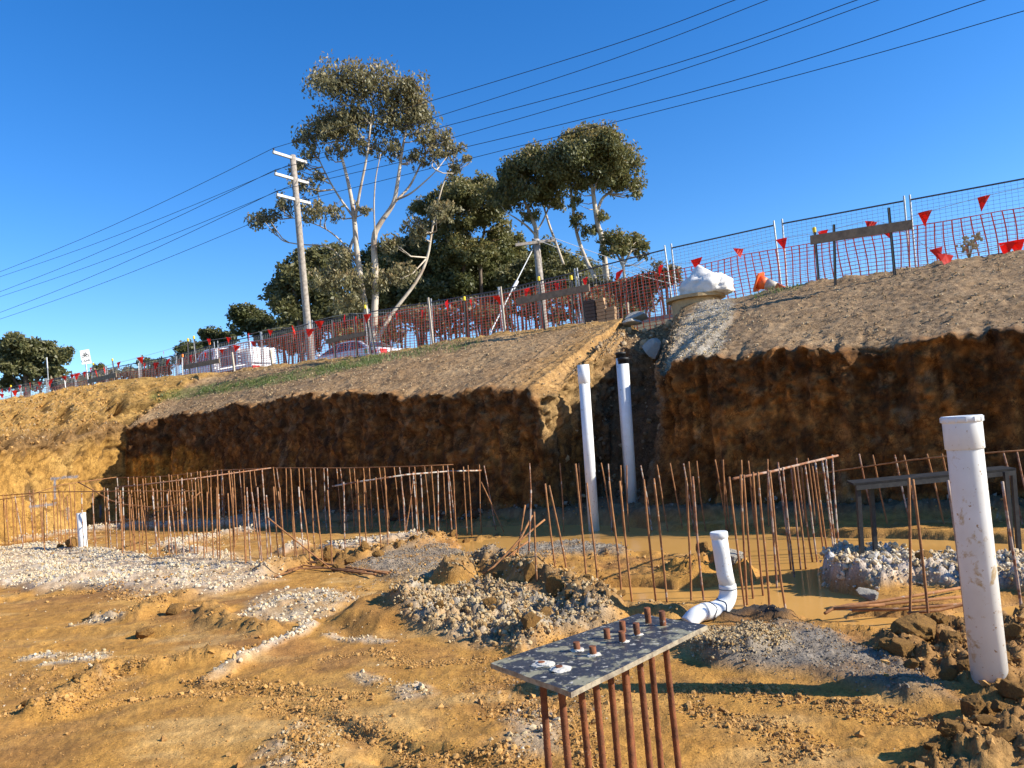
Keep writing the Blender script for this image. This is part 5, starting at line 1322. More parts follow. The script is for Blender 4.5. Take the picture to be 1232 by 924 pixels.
def flat_text(txt, name, mat, parent, origin, xd, nd, size):
    cu = bpy.data.curves.new(name, 'FONT'); cu.body = txt; cu.size = size; cu.extrude = 0.002; cu.align_x = 'CENTER'; cu.align_y = 'CENTER'
    to = bpy.data.objects.new(name, cu); COL.objects.link(to)
    dg = bpy.context.evaluated_depsgraph_get(); me = bpy.data.meshes.new_from_object(to.evaluated_get(dg))
    bpy.data.objects.remove(to)
    x = xd.normalized(); z = nd.normalized(); y = z.cross(x)
    R3 = Matrix((x, y, z)).transposed()
    base = Vector(parent.location)
    for v in me.vertices: v.co = R3 @ v.co + origin - base
    me.materials.clear(); me.materials.append(mat)
    o = bpy.data.objects.new(name, me); COL.objects.link(o); o.parent = parent; return o
flat_text('LANE', 'lettering', M['sign_black'], rt, sp_(0.5, 0.80), ex, nrm, ey.length * 0.24)

# white marker post
b_, t_ = onc(60, 478, 17), onc(56, 430, 17)
rt = empty('marker_post', tuple(b_), 'slim white marker post among the flags at far left', 'post')
g = MB(); g.tube([b_ - Vector((0, 0, .6)), b_.lerp(t_, .75)], 0.022, 8); g.build('post', M['steel'], rt)
g = MB(); g.bar(b_.lerp(t_, .72), t_, 0.075, 0.02, tuple(N2)); g.build('plate', M['sign_white'], rt)

# sacking on a cable drum
c = 15.75
db = onc(838, 372, c); rad = 0.62
rt = empty('cable_drum', (db.x, db.y, 3.5), 'pale timber drum lying on its side behind the gravel slope', 'cable drum')
zt = onc(845, 356, c).z
g = MB(); g.lathe(Vector((db.x, db.y, zt - 0.07)), [(rad, 0), (rad, 0.07)], 40); g.build('flange', M['drum'], rt)
g = MB(); g.lathe(Vector((db.x, db.y, zt - 0.60)), [(rad * .82, 0), (rad * .82, 0.525)], 32); g.build('core', M['drum'], rt)
g = MB(); g.lathe(Vector((db.x, db.y, zt - 0.68)), [(rad, 0), (rad, 0.07)], 40); g.build('flange', M['drum'], rt)
c0 = onc(850, 343, c)
V = CV.copy()
n = fbm(CV, 1.5, 4, 71, two=False); n2 = 1 - np.abs(fbm(CV * np.array([1, 1, .5]), 3.0, 3, 75, two=False)) * 2
n3_ = 1 - np.abs(fbm(CV * np.array([1.2, 1, .6]) + 3, 6.0, 3, 78, two=False)) * 2.4
V = V * (1 + 0.14 * n + 0.14 * n2 + 0.10 * n3_ + 0.03 * fbm(CV, 14, 3, 79, two=False))[:, None]
V[:, 2] = np.where(V[:, 2] < -0.35, -0.35 + (V[:, 2] + .35) * .2, V[:, 2])
pk = smooth(0.55, 0.05, np.hypot(V[:, 0] + 0.28, V[:, 1])) * (V[:, 2] > 0); V[:, 2] += 0.6 * pk
ang = math.atan2(D2[1], D2[0]); RZ = np.array(Matrix.Rotation(ang, 3, 'Z'))
V = (V * np.array([0.50, 0.44, 0.31])) @ RZ.T
o = mesh_np('sacking', V + np.array([c0.x, c0.y, zt + 0.12]), CF, M['sack'], smooth_=True, loc=(c0.x, c0.y, zt)); tag(o, 'crumpled white sacking bundled on top of the timber drum', 'sacking')

# fallen traffic cone
c = 15.75
cb = onc(919, 342, c); axd = (onc(950, 346, c) - onc(919, 338, c)).normalized()
rt = empty('traffic_cone', (cb.x, cb.y, cb.z - .15), 'orange traffic cone lying on its side on the bank top', 'traffic cone')
n_ = axd; v_ = Vector((0, 0, 1)); v_ = (v_ - n_ * v_.dot(n_)).normalized(); s_ = n_.cross(v_)
o0 = onc(912, 339, c)
tilt = Matrix.Rotation(0.25, 3, n_)
v2, s2 = tilt @ v_, tilt @ s_
g = MB(); h_ = 0.19
g.prism([o0 + v2 * h_ * a + s2 * h_ * b for a, b in ((1, .75), (.75, 1), (-.75, 1), (-1, .75), (-1, -.75), (-.75, -1), (.75, -1), (1, -.75))], n_ * 0.035); g.build('base', M['cone'], rt)
g = MB(); g.lathe(o0 + n_ * 0.035, [(0.145, 0), (0.115, .15)], 24, n_); smooth_obj(g.build('body', M['cone'], rt))
g = MB(); g.lathe(o0 + n_ * 0.185, [(0.116, 0), (0.078, 0.20)], 24, n_); smooth_obj(g.build('band', M['cone_band'], rt))
g = MB(); g.lathe(o0 + n_ * 0.385, [(0.077, 0), (0.035, .24), (0.03, .25)], 24, n_); smooth_obj(g.build('tip', M['cone'], rt))

# brick stack
c = 16.0
bb = onc(716, 389, c); zb = bb.z - 0.1
rt = empty('brick_stack', tuple(bb), 'small stack of tan bricks with a dark end, on the bank top', 'brick stack')
bm_ = None
for row in range(8):
    for col in range(2):
        if col == 1 and row > 4: continue
        for dep in range(1):
            ctr = Vector(onc(724, 380, c)) ; ctr = Vector((bb.x, bb.y, 0)) + Vector(D2) * (0.20 + 0.235 * col + random.uniform(-.012, .012)) + Vector(N2) * random.uniform(-.01, .01) + Vector((0, 0, zb + 0.04 + 0.082 * row))
            g = MB(); g.box(ctr, (0.225, 0.11, 0.076), Matrix.Rotation(math.atan2(D2[1], D2[0]) + random.uniform(-.04, .04), 3, 'Z')); g.build('brick', M['brick'], rt, bevel=0.005)
    ctr = Vector((bb.x, bb.y, zb + 0.04 + 0.082 * row)) - Vector(D2) * 0.08 + Vector(N2) * 0.03
    g = MB(); g.box(ctr, (0.27, 0.2, 0.076), Matrix.Rotation(math.atan2(D2[1], D2[0]) + random.uniform(-.03, .03), 3, 'Z')); g.build('brick', M['brick_dark'], rt, bevel=0.005)
# broken slabs on the bank at the head of the trench
def slab_thing(px, py, c, size, rot, label, seed):
    p = onc(px, py, c); V = facet(CV * (1 + 0.25 * fbm(CV + seed, 1.6, 3, seed, two=False))[:, None], 14, seed + 40, 0.5, 0.85) * (1 + 0.05 * fbm(CV, 8, 3, seed, two=False))[:, None] * np.array(size) * 1.3
    Rm = np.array(Matrix.Rotation(rot[2], 3, 'Z') @ Matrix.Rotation(rot[0], 3, 'X') @ Matrix.Rotation(rot[1], 3, 'Y'))
    o = mesh_np('concrete_slab', V @ Rm.T, CF, M['concrete']); o.location = p; return tag(o, label, 'concrete slab')
slab_thing(762, 382, 15.4, (0.26, 0.18, 0.10), (0.1, 0.05, -0.5), 'pale broken concrete slab on the bank top right of the bricks', 3)
slab_thing(786, 418, 14.2, (0.24, 0.16, 0.2), (-0.3, 0.1, -0.4), 'grey concrete lump wedged at the head of the trench', 4)
slab_thing(758, 388, 15.0, (0.22, 0.2, 0.08), (0.3, 0.1, 0.4), 'small broken slab hanging over the left lip of the trench', 5)

# dry weed
p = onc(1166, 308, 15.4)
g = MB()
for k in range(16):
    a = random.uniform(0, 6.28); l = random.uniform(.18, .42); d = Vector((math.cos(a) * .5, math.sin(a) * .5, 1)).normalized(); q = p + d * l
    g.tube([p - Vector((0, 0, .08)), p + d * l * .5 + Vector((0, 0, .02)), q], [.005, .004, .002], 4)
    for _ in range(3):
        e = q + Vector((random.uniform(-.06, .06), random.uniform(-.06, .06), random.uniform(-.08, .03))); g.poly([e, e + Vector((.05, 0, .015)), e + Vector((.06, .01, -.03)), e + Vector((.01, .01, -.03))])
rt = empty('dry_weed', tuple(p), 'dry brown weed growing on the bank crest at the right', 'weed'); g.build('stem', M['dry'], rt)

# ------------------------------------------------------------------ vehicles on the road (heading left along the street)
def vehicle_frame(px, py, d):
    p = at(px, py, d); return Vector((p.x, p.y, ZR + 0.012))
FW = -Vector(D2)                                       # forwards = left
SD = Vector(N2)                                         # far side
def veh(o_, f, s, z): return o_ + FW * f + SD * s + Vector((0, 0, z))
def loft_body(g, o_, prof, hw, tuck):
    """side profile (f,z) polygon extruded across the width with rounded shoulders"""
    n = len(prof); b = len(g.v); lay = [(-1.0, 1.0 - tuck), (-0.93, 1.0), (0.93, 1.0), (1.0, 1.0 - tuck)]
    cz = sum(z for _, z in prof) / n; cf = sum(f for f, _ in prof) / n
    for s, k in lay:
        for f, z in prof: g.v.append(veh(o_, cf + (f - cf) * k, s * hw, cz + (z - cz) * k))
    for i in range(3):
        for j in range(n): g.f.append([b + i * n + j, b + i * n + (j + 1) % n, b + (i + 1) * n + (j + 1) % n, b + (i + 1) * n + j])
    g.f.append([b + j for j in range(n)][::-1]); g.f.append([b + 3 * n + j for j in range(n)])
def wheel(o_, f, s, r, w, rt):
    sg = -1 if s < 0 else 1
    g = MB(); g.lathe(veh(o_, f, s - sg * w, r), [(r * .72, 0), (r * .97, 0.01), (r, 0.04), (r, w - .04), (r * .97, w - .01), (r * .70, w)], 28, SD * sg); o = g.build('wheel', M['tyre'], rt)
    g = MB(); g.lathe(veh(o_, f, s, r) - SD * sg * 0.02, [(r * .69, 0), (r * .60, .03), (r * .15, .028)], 20, SD * sg); g.build('rim', M['rim'], o)
# silver sedan
oC = vehicle_frame(424, 425, 30.5)
rt = empty('parked_car', tuple(oC), 'silver sedan with a green square sticker parked nose left behind the fence', 'car')
zof = 0.25
body = [(-2.25, .42), (-2.28, .75), (-2.2, .98), (-1.5, 1.04), (0.95, .99), (1.7, .90), (2.2, .72), (2.28, .45), (2.1, .26), (-2.1, .26)]
g = MB(); loft_body(g, oC, body, .89, .05); g.build('body', M['silver_paint'], rt, bevel=0.02)
roof = [(-1.75, 1.0), (-1.05, 1.38), (-.55, 1.45), (.0, 1.45), (.35, 1.39), (1.30, .95)]
def cabin(o_, prof, hwb, hwt, rt, paint, glassprof):
    g = MB(); b = 0; n = len(prof); zmin, zmax = min(z for _, z in prof), max(z for _, z in prof)
    W_ = lambda z: hwb + (hwt - hwb) * (z - zmin) / (zmax - zmin)
    for s in (-1, 1):
        for f, z in prof: g.v.append(veh(o_, f, s * W_(z), z))
    for j in range(n): g.f.append([j, (j + 1) % n, n + (j + 1) % n, n + j])
    g.f.append(list(range(n))[::-1]); g.f.append([n + j for j in range(n)])
    g.build('cabin', paint, rt, bevel=0.02)
    for poly in glassprof:
        for s in (-1, 1):
            g = MB(); g.prism([veh(o_, f, s * (W_(z) + .004), z) for f, z in poly], SD * s * 0.006); g.build('side_window', M['glass'], rt)
    # windscreen and rear window from the first/last sloping edges
    for (a, b_, nm) in ((prof[-1], prof[-2], 'windscreen'), (prof[0], prof[1], 'rear_window')):
        q = []
        for k, s in ((.08, -1), (.08, 1), (.94, 1), (.94, -1)):
            f = a[0] + (b_[0] - a[0]) * k; z = a[1] + (b_[1] - a[1]) * k; q.append(veh(o_, f, s * (W_(z) - .08), z))
        nn = (q[1] - q[0]).cross(q[2] - q[0]).normalized()
        if nn.z < 0: nn = -nn
        g = MB(); g.prism([p + nn * .004 for p in q], nn * 0.006); g.build(nm, M['glass'], rt)
cabin(oC, roof, .80, .60, rt, M['silver_paint'], [[(-1.45, 1.06), (-.98, 1.34), (-.62, 1.40), (-.60, 1.06)], [(-.53, 1.06), (-.55, 1.40), (0.0, 1.40), (.12, 1.06)], [(.18, 1.06), (.06, 1.40), (.30, 1.35), (.98, 1.06)]])
for f in (-1.38, 1.42):
    for s in (-.90, .90): wheel(oC, f, s, .32, .21, rt)
for s in (-1, 1):
    g = MB(); g.box(veh(oC, -2.24, s * .64, .82), (.10, .34, .2), Matrix((FW, SD, Vector((0, 0, 1)))).transposed()); g.build('tail_light', M['lamp_red'], rt, bevel=.02)
    g = MB(); g.box(veh(oC, -2.0, s * .884, .84), (.30, .03, .13), Matrix((FW, SD, Vector((0, 0, 1)))).transposed()); g.build('tail_light', M['lamp_red'], rt, bevel=.01)
    g = MB(); g.box(veh(oC, 2.20, s * .62, .66), (.12, .36, .16), Matrix((FW, SD, Vector((0, 0, 1)))).transposed()); g.build('headlight', M['lamp_white'], rt, bevel=.02)
    g = MB(); g.box(veh(oC, .95, s * .95, 1.05), (.14, .16, .12), Matrix((FW, SD, Vector((0, 0, 1)))).transposed()); g.build('mirror', M['silver_paint'], rt, bevel=.03)
for f in (-.56, .15):
    g = MB(); g.bar(veh(oC, f - .22, -.897, .90), veh(oC, f - .06, -.897, .90), .02, .03); g.build('handle', M['silver_paint'], rt)
g = MB(); g.box(veh(oC, -1.62, -.896, .90), (.18, .006, .18), Matrix((FW, SD, Vector((0, 0, 1)))).transposed()); g.build('sticker', M['green'], rt)
# white tray ute
oU_ = vehicle_frame(276, 435, 31.5)
RM = Matrix((FW, SD, Vector((0, 0, 1)))).transposed()
rt = empty('utility_truck', tuple(oU_), 'white tray ute with a ladder rack and mesh tray sides behind the fence', 'ute')
g = MB(); loft_body(g, oU_, [(-.2, .45), (-.2, 1.12), (.9, 1.12), (1.6, 1.10), (2.30, 1.0), (2.42, .75), (2.38, .42)], .90, .05); g.build('body', M['white_paint'], rt, bevel=.02)
cabin(oU_, [(-.18, 1.10), (-.12, 1.74), (.05, 1.80), (.62, 1.80), (.82, 1.74), (1.45, 1.10)], .86, .70, rt, M['white_paint'], [[(0.0, 1.18), (.02, 1.68), (.55, 1.70), (.62, 1.18)], [(.68, 1.18), (.62, 1.69), (.78, 1.66), (1.2, 1.18)]])
g = MB(); g.box(veh(oU_, -1.40, 0, .80), (2.35, 1.84, .10), RM); g.build('tray', M['white_paint'], rt)
g = MB(); g.box(veh(oU_, -1.2, 0, .55), (2.6, .8, .2), RM); g.build('chassis', M['black'], rt)
def mesh_side(f0, f1, s, z0, z1, name, nv, nh):
    fr = MB()
    for f in (f0, f1): fr.bar(veh(oU_, f, s, z0), veh(oU_, f, s, z1), .045, .045, tuple(FW))
    for z in (z0, z1): fr.bar(veh(oU_, f0 + .0225 * (1 if f1 > f0 else -1), s, z), veh(oU_, f1 - .0225 * (1 if f1 > f0 else -1), s, z), .045, .045)
    o = fr.build(name, M['white_paint'], rt)
    for k in range(1, nh):
        g = MB(); g.bar(veh(oU_, f0, s - .002, z0 + (z1 - z0) * k / nh), veh(oU_, f1, s - .002, z0 + (z1 - z0) * k / nh), .012, .016); g.build('slat', M['white_paint'], o)
    for k in range(1, nv):
        g = MB(); g.bar(veh(oU_, f0 + (f1 - f0) * k / nv, s + .012, z0), veh(oU_, f0 + (f1 - f0) * k / nv, s + .012, z1), .012, .010, tuple(SD)); g.build('slat', M['white_paint'], o)
mesh_side(-2.55, -1.75, -.90, .92, 1.72, 'mesh_gate', 9, 9)
mesh_side(-1.70, -.60, -.90, .92, 1.72, 'side_gate', 2, 2)
g = MB(); g.box(veh(oU_, -1.15, -.86, 1.30), (1.02, .03, .70), RM); g.build('opening_shade', simple('shaded tray opening', (.16, .15, .17), .8), rt)  # dark sheet standing in for the shade inside the open tray
g = MB(); g.box(veh(oU_, -2.15, -.25, 1.22), (.76, 1.1, .60), RM); g.build('tool_box', M['white_paint'], rt, bevel=.01)
fr = MB()
for s in (-.82, .82):
    for f in (-.38,): fr.bar(veh(oU_, f, s, .85), veh(oU_, f, s, 1.75), .05, .05, tuple(FW))
for z in (1.0, 1.15, 1.30, 1.45, 1.60, 1.75): fr.bar(veh(oU_, -.38, -.795, z), veh(oU_, -.38, .795, z), .04, .035)
fr.build('headboard', M['white_paint'], rt)
for f in (-1.45, 1.55):
    for s in (-.92, .92): wheel(oU_, f, s, .36, .24, rt)
for s in (-1, 1):
    g = MB(); g.box(veh(oU_, 2.36, s * .66, .86), (.10, .30, .2), RM); g.build('headlight', M['lamp_white'], rt, bevel=.02)
    g = MB(); g.box(veh(oU_, -2.60, s * .72, .72), (.05, .34, .14), RM); g.build('tail_light', M['lamp_red'], rt, bevel=.01)
    g = MB(); g.box(veh(oU_, 1.05, s * 1.0, 1.28), (.12, .18, .24), RM); g.build('mirror', M['black'], rt, bevel=.03)

# ------------------------------------------------------------------ power poles and lines
dP = 35.0
pt_, pbm = at(352, 187, dP), at(374, 436, dP)
ax = (pbm - pt_).normalized(); pfoot = pt_ + ax * ((pt_.z - ZR) / -ax.z)
rt = empty('power_pole', tuple(pfoot), 'tall grey wooden power pole with three pale crossarms', 'power pole')
g = MB(); g.tube([pfoot - Vector((0, 0, .4)), pfoot.lerp(pt_, .33), pfoot.lerp(pt_, .66), pt_], [.18, .165, .15, .135], 16); smooth_obj(g.build('pole', M['wood_grey'], rt))
arms = []
for ly in (191, 221, 250):
    cpos = pt_ + (pfoot - pt_) * ((ly - 187) / 330.0)
    n_ = (Vector(N2) * 0.98)
    lift = -Vector(N2) * 0.16
    a, b_ = cpos + lift - n_, cpos + lift + n_
    if ly == 191: b_.z -= .0
    g = MB(); g.bar(a, b_, 0.11, 0.13); g.build('crossarm', M['arm'], rt, bevel=.01); arms.append((a, b_))
    for k in (0.03, 0.97):
        q = a.lerp(b_, k) + Vector((0, 0, .065)); g = MB(); g.lathe(q, [(.03, 0), (.05, .03), (.03, .06), (.045, .09), (.02, .13)], 10); g.build('insulator', M['steel_dark'], rt)
ends = []
for a, b_ in arms: ends += [a.lerp(b_, .03) + Vector((0, 0, .2)), a.lerp(b_, .97) + Vector((0, 0, .2))]
lex = [(0, 327), (0, 333), (0, 351), (0, 357), (0, 376), (0, 384)]
rex = [((700, 66), (887, -1)), ((700, 84), (926, -1)), ((760, 92), (1034, -1)), ((760, 103), (1060, -1)), ((820, 114), (1188, -1)), ((900, 106), (1236, 12))]
wl = ['uppermost power line, from the near end of the top crossarm', 'second power line from the top, from the far end of the top crossarm', 'third power line from the top, from the near end of the middle crossarm', 'fourth power line from the top, from the far end of the middle crossarm', 'fifth power line from the top, from the near end of the lowest crossarm', 'lowest power line, from the far end of the lowest crossarm']
for i in range(6):
    E_ = ends[i]; cE = float(N2 @ np.array(E_))
    A_ = onc(*lex[i], cE); Bm = onc(*rex[i][0], cE); B_ = onc(*rex[i][1], cE)
    ext = (B_ - Bm) * 1.2; ext0 = (A_ - E_) * 0.5
    pts = [A_ + ext0, A_]
    for k in range(1, 8): 
        q = A_.lerp(E_, k / 8); q.z -= 0.25 * math.sin(math.pi * k / 8); pts.append(q)
    pts.append(E_)
    s1 = cr([E_, Bm, B_], 8)[1:]
    pts += s1 + [B_ + ext]
    g = MB(); g.tube(pts, 0.0125, 5); o = g.build('power_line', M['cable'], loc=tuple(E_)); tag(o, wl[i], 'power line', 'power lines across the sky')
# small pole with a single arm and stay wire
dQ = 36.0
a, b_ = at(645, 288, dQ), at(649, 330, dQ); ax = (a - b_).normalized(); ft = b_ - ax * ((b_.z - ZR) / ax.z)
rt = empty('power_pole', tuple(ft), 'small pale power pole with one crossarm among the gums', 'power pole')
g = MB(); g.tube([ft - Vector((0, 0, .3)), a], [.19, .16], 14); smooth_obj(g.build('pole', M['wood_grey'], rt))
ca, cb_ = at(620, 296, dQ - .3), at(667, 290, dQ + .1); ca.z -= .0
g = MB(); g.bar(ca + Vector((0, -.2, 0)), cb_ + Vector((0, -.2, 0)), .11, .13); g.build('crossarm', M['wood_grey'], rt)
for q in ((624, 294), (641, 291), (663, 289)):
    g = MB(); g.lathe(at(q[0], q[1], dQ - .3), [(.03, 0), (.05, .04), (.03, .08), (.045, .12), (.02, .16)], 8); g.build('insulator', M['steel_dark'], rt)
g = MB(); g.tube([at(640, 302, dQ - .1), at(618, 345, 29.5), at(590, 400, 23.5)], .022, 6); g.tube([at(622, 339, 30.2), at(617, 348, 29.2)], .07, 8); g.build('stay_wire', M['arm'], rt)
for i, (q0, q1) in enumerate((((663, 289), (1010, 372)), ((641, 291), (1000, 378)))):
    E_ = at(q0[0], q0[1] - 4, dQ - .3); T_ = at(q1[0], q1[1], 34.0)
    g = MB(); g.tube([E_.lerp(T_, k / 8) - Vector((0, 0, .5 * math.sin(math.pi * k / 8))) for k in range(9)], .014, 5); tag(g.build('service_cable', M['arm'], loc=tuple(E_)), ('upper thin service cable from the small pole behind the fence', 'lower thin service cable from the small pole behind the fence')[i], 'cable')

# ------------------------------------------------------------------ trees
def leaves_np(lobes, depth, n_per_m2, size, droop, seed, tipf, open_=0.0, hang=0.5):
    r_ = np.random.default_rng(seed); C_ = []; T_ = []
    extra = [(px + r_.uniform(-.9, .9) * rx, py + r_.uniform(-.6, .6) * ry, rx * r_.uniform(.4, .75), ry * r_.uniform(.4, .75)) for (px, py, rx, ry) in lobes]
    for (px, py, rx, ry) in [(a, b_, c_ * 1.12, d_ * 1.12) for a, b_, c_, d_ in list(lobes) + extra]:
        c0 = np.array(at(px, py, depth)); sx = rx * depth / F; sz = ry * depth / F; sy = 0.5 * (sx + sz)
        c0[1] += r_.normal(0, 0.35 * sy)
        k = min(60, int(13 + 9.0 * sx * sz))
        dirs = r_.normal(size=(k, 3)); dirs /= np.linalg.norm(dirs, axis=1)[:, None]; dirs[:, 2] = np.where(dirs[:, 2] < -0.35, -dirs[:, 2] * 0.8, dirs[:, 2])
        sub_c = c0 + dirs * np.array([sx, sy, sz]) * r_.uniform(0.30, 1.05, (k, 1))
        sub_r = min(sx, sz) * r_.uniform(0.30, 0.52, k)
        for j in range(k):
            nn = int(1.9 * n_per_m2 * sub_r[j] ** 2 * 3.14 * r_.uniform(0.7 - 0.4 * open_, 1.3))
            d = r_.normal(size=(nn, 3)); d /= np.linalg.norm(d, axis=1)[:, None]
            rad = sub_r[j] * r_.random(nn) ** 0.5 * r_.uniform(0.85, 1.25, nn)
            p = sub_c[j] + d * rad[:, None] * np.array([1.0, 1.0, 1.0]) - np.array([0, 0, 1.0]) * (hang * sub_r[j] * r_.random(nn) ** 2)[:, None]
            C_.append(p); T_.append(np.clip((d[:, 2] * rad / sub_r[j]) * 0.6 + r_.normal(0, .25, nn), 0, 1) * tipf * (0.3 + 0.7 * (dirs[j, 2] > 0)))
    C_ = np.concatenate(C_); T_ = np.concatenate(T_); n = len(C_)
    ax_ = r_.normal(size=(n, 3)); ax_[:, 2] = ax_[:, 2] * 0.6 - droop; ax_ /= np.linalg.norm(ax_, axis=1)[:, None]
    sd_ = np.cross(ax_, r_.normal(size=(n, 3))); sd_ /= np.linalg.norm(sd_, axis=1)[:, None] + 1e-9
    Ls = size * r_.uniform(0.6, 1.3, n); ws = Ls * r_.uniform(0.16, 0.30, n)
    V = np.stack([C_ - ax_ * Ls[:, None] * .5, C_ + sd_ * ws[:, None], C_ + ax_ * Ls[:, None] * .5, C_ - sd_ * ws[:, None]], 1).reshape(-1, 3)
    return V, np.arange(4 * n).reshape(n, 4), np.repeat(T_, 4)

def tree(name, label, depth, limbs, lobes, leafm, barkm, dens=55, size=0.30, droop=0.8, tipf=0.5, seed=1, cat='tree', group=None, sticks=True, open_=0.0):
    """limbs: photo polylines [(x, y, radius m, depth offset)]"""
    x0, y0 = limbs[0][0][:2]; b_ = at(x0, y0, depth); root = Vector((b_.x, b_.y, ZR))
    rt = empty(name, tuple(root), label, cat, group)
    g = MB(); r_ = random.Random(seed); ends_ = []
    for L_ in limbs:
        pts = [at(q[0], q[1], depth + (q[3] if len(q) > 3 else 0)) for q in L_]; rs = [q[2] for q in L_]
        if L_ is limbs[0] or L_[0][1] >= y0 - 1: pts[0] = Vector((pts[0].x, pts[0].y, min(pts[0].z, ZR - .1)))
        sp = cr(pts, 4); rr_ = list(np.interp(np.linspace(0, len(rs) - 1, len(sp)), range(len(rs)), rs))
        g.tube(sp, rr_, 9 if rs[0] > .08 else 6); ends_.append(sp)
    if sticks:                                           # thin branches into the crown
        allp = [p for sp in ends_ for p in sp[len(sp) // 2:]]
        for (px, py, rx, ry) in lobes:
            for _ in range(3):
                tgt = at(px + r_.uniform(-.7, .7) * rx, py + r_.uniform(-.6, .5) * ry, depth + r_.uniform(-.5, .5))
                s0 = min(allp, key=lambda p: (p - tgt).length + max(0, p.z - tgt.z) * 1.5)
                if (s0 - tgt).length > 2.4: continue
                mid = s0.lerp(tgt, .5) + Vector((r_.uniform(-.2, .2), r_.uniform(-.2, .2), -0.12 * (tgt - s0).length))
                g.tube([s0, mid, tgt], [.045, .03, .012], 5)
    o = g.build('trunk', barkm, rt, smooth_=True)
    V, Fq, T_ = leaves_np(lobes, depth, dens, size, droop, seed, tipf, open_)
    o = mesh_np('crown', V - np.array(rt.location), Fq, leafm, rt); set_attr(o, 'tip', T_)
    return rt

GR = 'gum trees beyond the fence'
tree('gum_tree', 'tallest gum with pale forked trunks and an open crown, by the wooden pole', 40,
     [[(444, 436, 0.216), (443, 400, 0.194), (436, 350, 0.166), (429, 300, 0.144), (426, 262, 0.122), (420, 225, 0.094), (410, 185, 0.065), (402, 160, 0.036)],
      [(446, 436, 0.216), (450, 390, 0.187), (452, 340, 0.173), (450, 288, 0.158), (458, 268, 0.137), (473, 245, 0.115), (479, 215, 0.094), (484, 180, 0.072), (490, 150, 0.043)],
      [(449, 420, 0.122), (470, 380, 0.101, .5), (500, 340, 0.086, .8), (514, 310, 0.072, 1), (521, 270, 0.058, 1.1), (532, 225, 0.043, 1.2), (545, 195, 0.022, 1.2)],
      [(427, 265, 0.086), (433, 230, 0.072, -.4), (441, 190, 0.058, -.6), (446, 150, 0.036, -.6)],
      [(473, 245, 0.072), (492, 225, 0.065, .6), (505, 200, 0.050, .8), (520, 170, 0.029, 1)],
      [(426, 262, 0.072), (410, 240, 0.058, .4), (395, 215, 0.043, .6), (383, 190, 0.029, .7)],
      [(431, 320, 0.065), (410, 290, 0.043, .6), (385, 272, 0.029, .9), (352, 262, 0.022, 1.1)],
      [(436, 345, 0.050), (400, 300, 0.043, 1.2), (360, 294, 0.036, 1.6), (338, 288, 0.029, 1.8), (328, 270, 0.022, 1.9)],
      [(478, 240, 0.058), (495, 232, 0.050, -.5), (515, 215, 0.036, -.8), (525, 205, 0.022, -1)],
      [(452, 300, 0.043), (450, 250, 0.043, -.5), (452, 215, 0.036, -.8), (458, 185, 0.022, -1)]],
     [(415, 112, 34, 26), (450, 108, 40, 26), (482, 122, 34, 28), (505, 142, 22, 28), (398, 150, 32, 26), (430, 145, 30, 26), (470, 150, 24, 22), (376, 168, 20, 18), (415, 165, 22, 16), (512, 168, 14, 16), (372, 188, 10, 14),
      (530, 165, 20, 17), (540, 182, 18, 16), (525, 190, 12, 10), (560, 192, 8, 11), (318, 262, 19, 17), (342, 245, 18, 14), (365, 228, 14, 16), (395, 260, 24, 15), (375, 255, 12, 14),
      (500, 280, 16, 18), (525, 262, 15, 16), (470, 300, 16, 16), (438, 255, 9, 9), (455, 345, 18, 22), (425, 370, 18, 22), (540, 250, 14, 12), (365, 200, 8, 10), (470, 182, 20, 14), (440, 178, 20, 12), (500, 190, 18, 14), (405, 188, 16, 12), (385, 215, 10, 10), (355, 205, 10, 12), (548, 205, 10, 10), (480, 335, 20, 20), (430, 345, 18, 20), (412, 320, 16, 20), (400, 345, 20, 24)],
     M['gum'], M['bark'], 47, 0.21, 1.3, 0.6, 3, 'tree', GR, True, 0.5)
tree('gum_tree', 'broad domed gum with pale stems at the right end of the trees', 46,
     [[(733, 350, 0.192), (726, 300, 0.163), (719, 270, 0.148), (714, 235, 0.126), (711, 210, 0.089)], [(717, 262, 0.104), (724, 240, 0.089, .4), (738, 228, 0.074, .7), (748, 215, 0.037, 1)],
      [(716, 335, 0.133), (704, 310, 0.118, .8), (694, 280, 0.104, 1), (688, 240, 0.089, 1), (686, 215, 0.059, 1)], [(714, 235, 0.067), (720, 215, 0.052, -.5), (735, 200, 0.030, -.8)]],
     [(690, 185, 34, 24), (672, 205, 20, 20), (712, 190, 30, 26), (738, 205, 30, 24), (752, 220, 22, 18), (727, 222, 20, 14), (765, 232, 9, 12), (692, 215, 18, 18), (700, 225, 14, 12), (692, 265, 10, 12), (725, 262, 9, 8), (708, 278, 12, 10), (695, 245, 9, 10), (735, 190, 22, 18), (712, 168, 22, 14), (690, 170, 20, 14)],
     M['gum_green'], M['bark'], 66, 0.23, 1.0, 0.8, 5, 'tree', GR)
tree('gum_tree', 'rounded gum with several pale leaning limbs left of the domed gum', 48,
     [[(648, 350, 0.192), (646, 300, 0.163), (645, 278, 0.148), (640, 262, 0.118), (630, 240, 0.074)], [(678, 318, 0.089), (668, 290, 0.081, .4), (660, 268, 0.074, .6), (652, 240, 0.044, .8)], [(646, 285, 0.074), (634, 272, 0.067, -.4), (620, 262, 0.044, -.7)], [(645, 280, 0.067), (655, 262, 0.059, .5), (664, 240, 0.037, .7)]],
     [(632, 200, 28, 20), (615, 215, 20, 20), (650, 205, 24, 22), (662, 230, 20, 20), (625, 235, 26, 18), (645, 240, 26, 16), (600, 235, 12, 18), (668, 248, 12, 12), (612, 250, 14, 12), (640, 262, 16, 10), (640, 185, 16, 10), (666, 210, 12, 14)],
     M['gum_green'], M['bark'], 66, 0.23, 1.0, 0.75, 7, 'tree', GR)
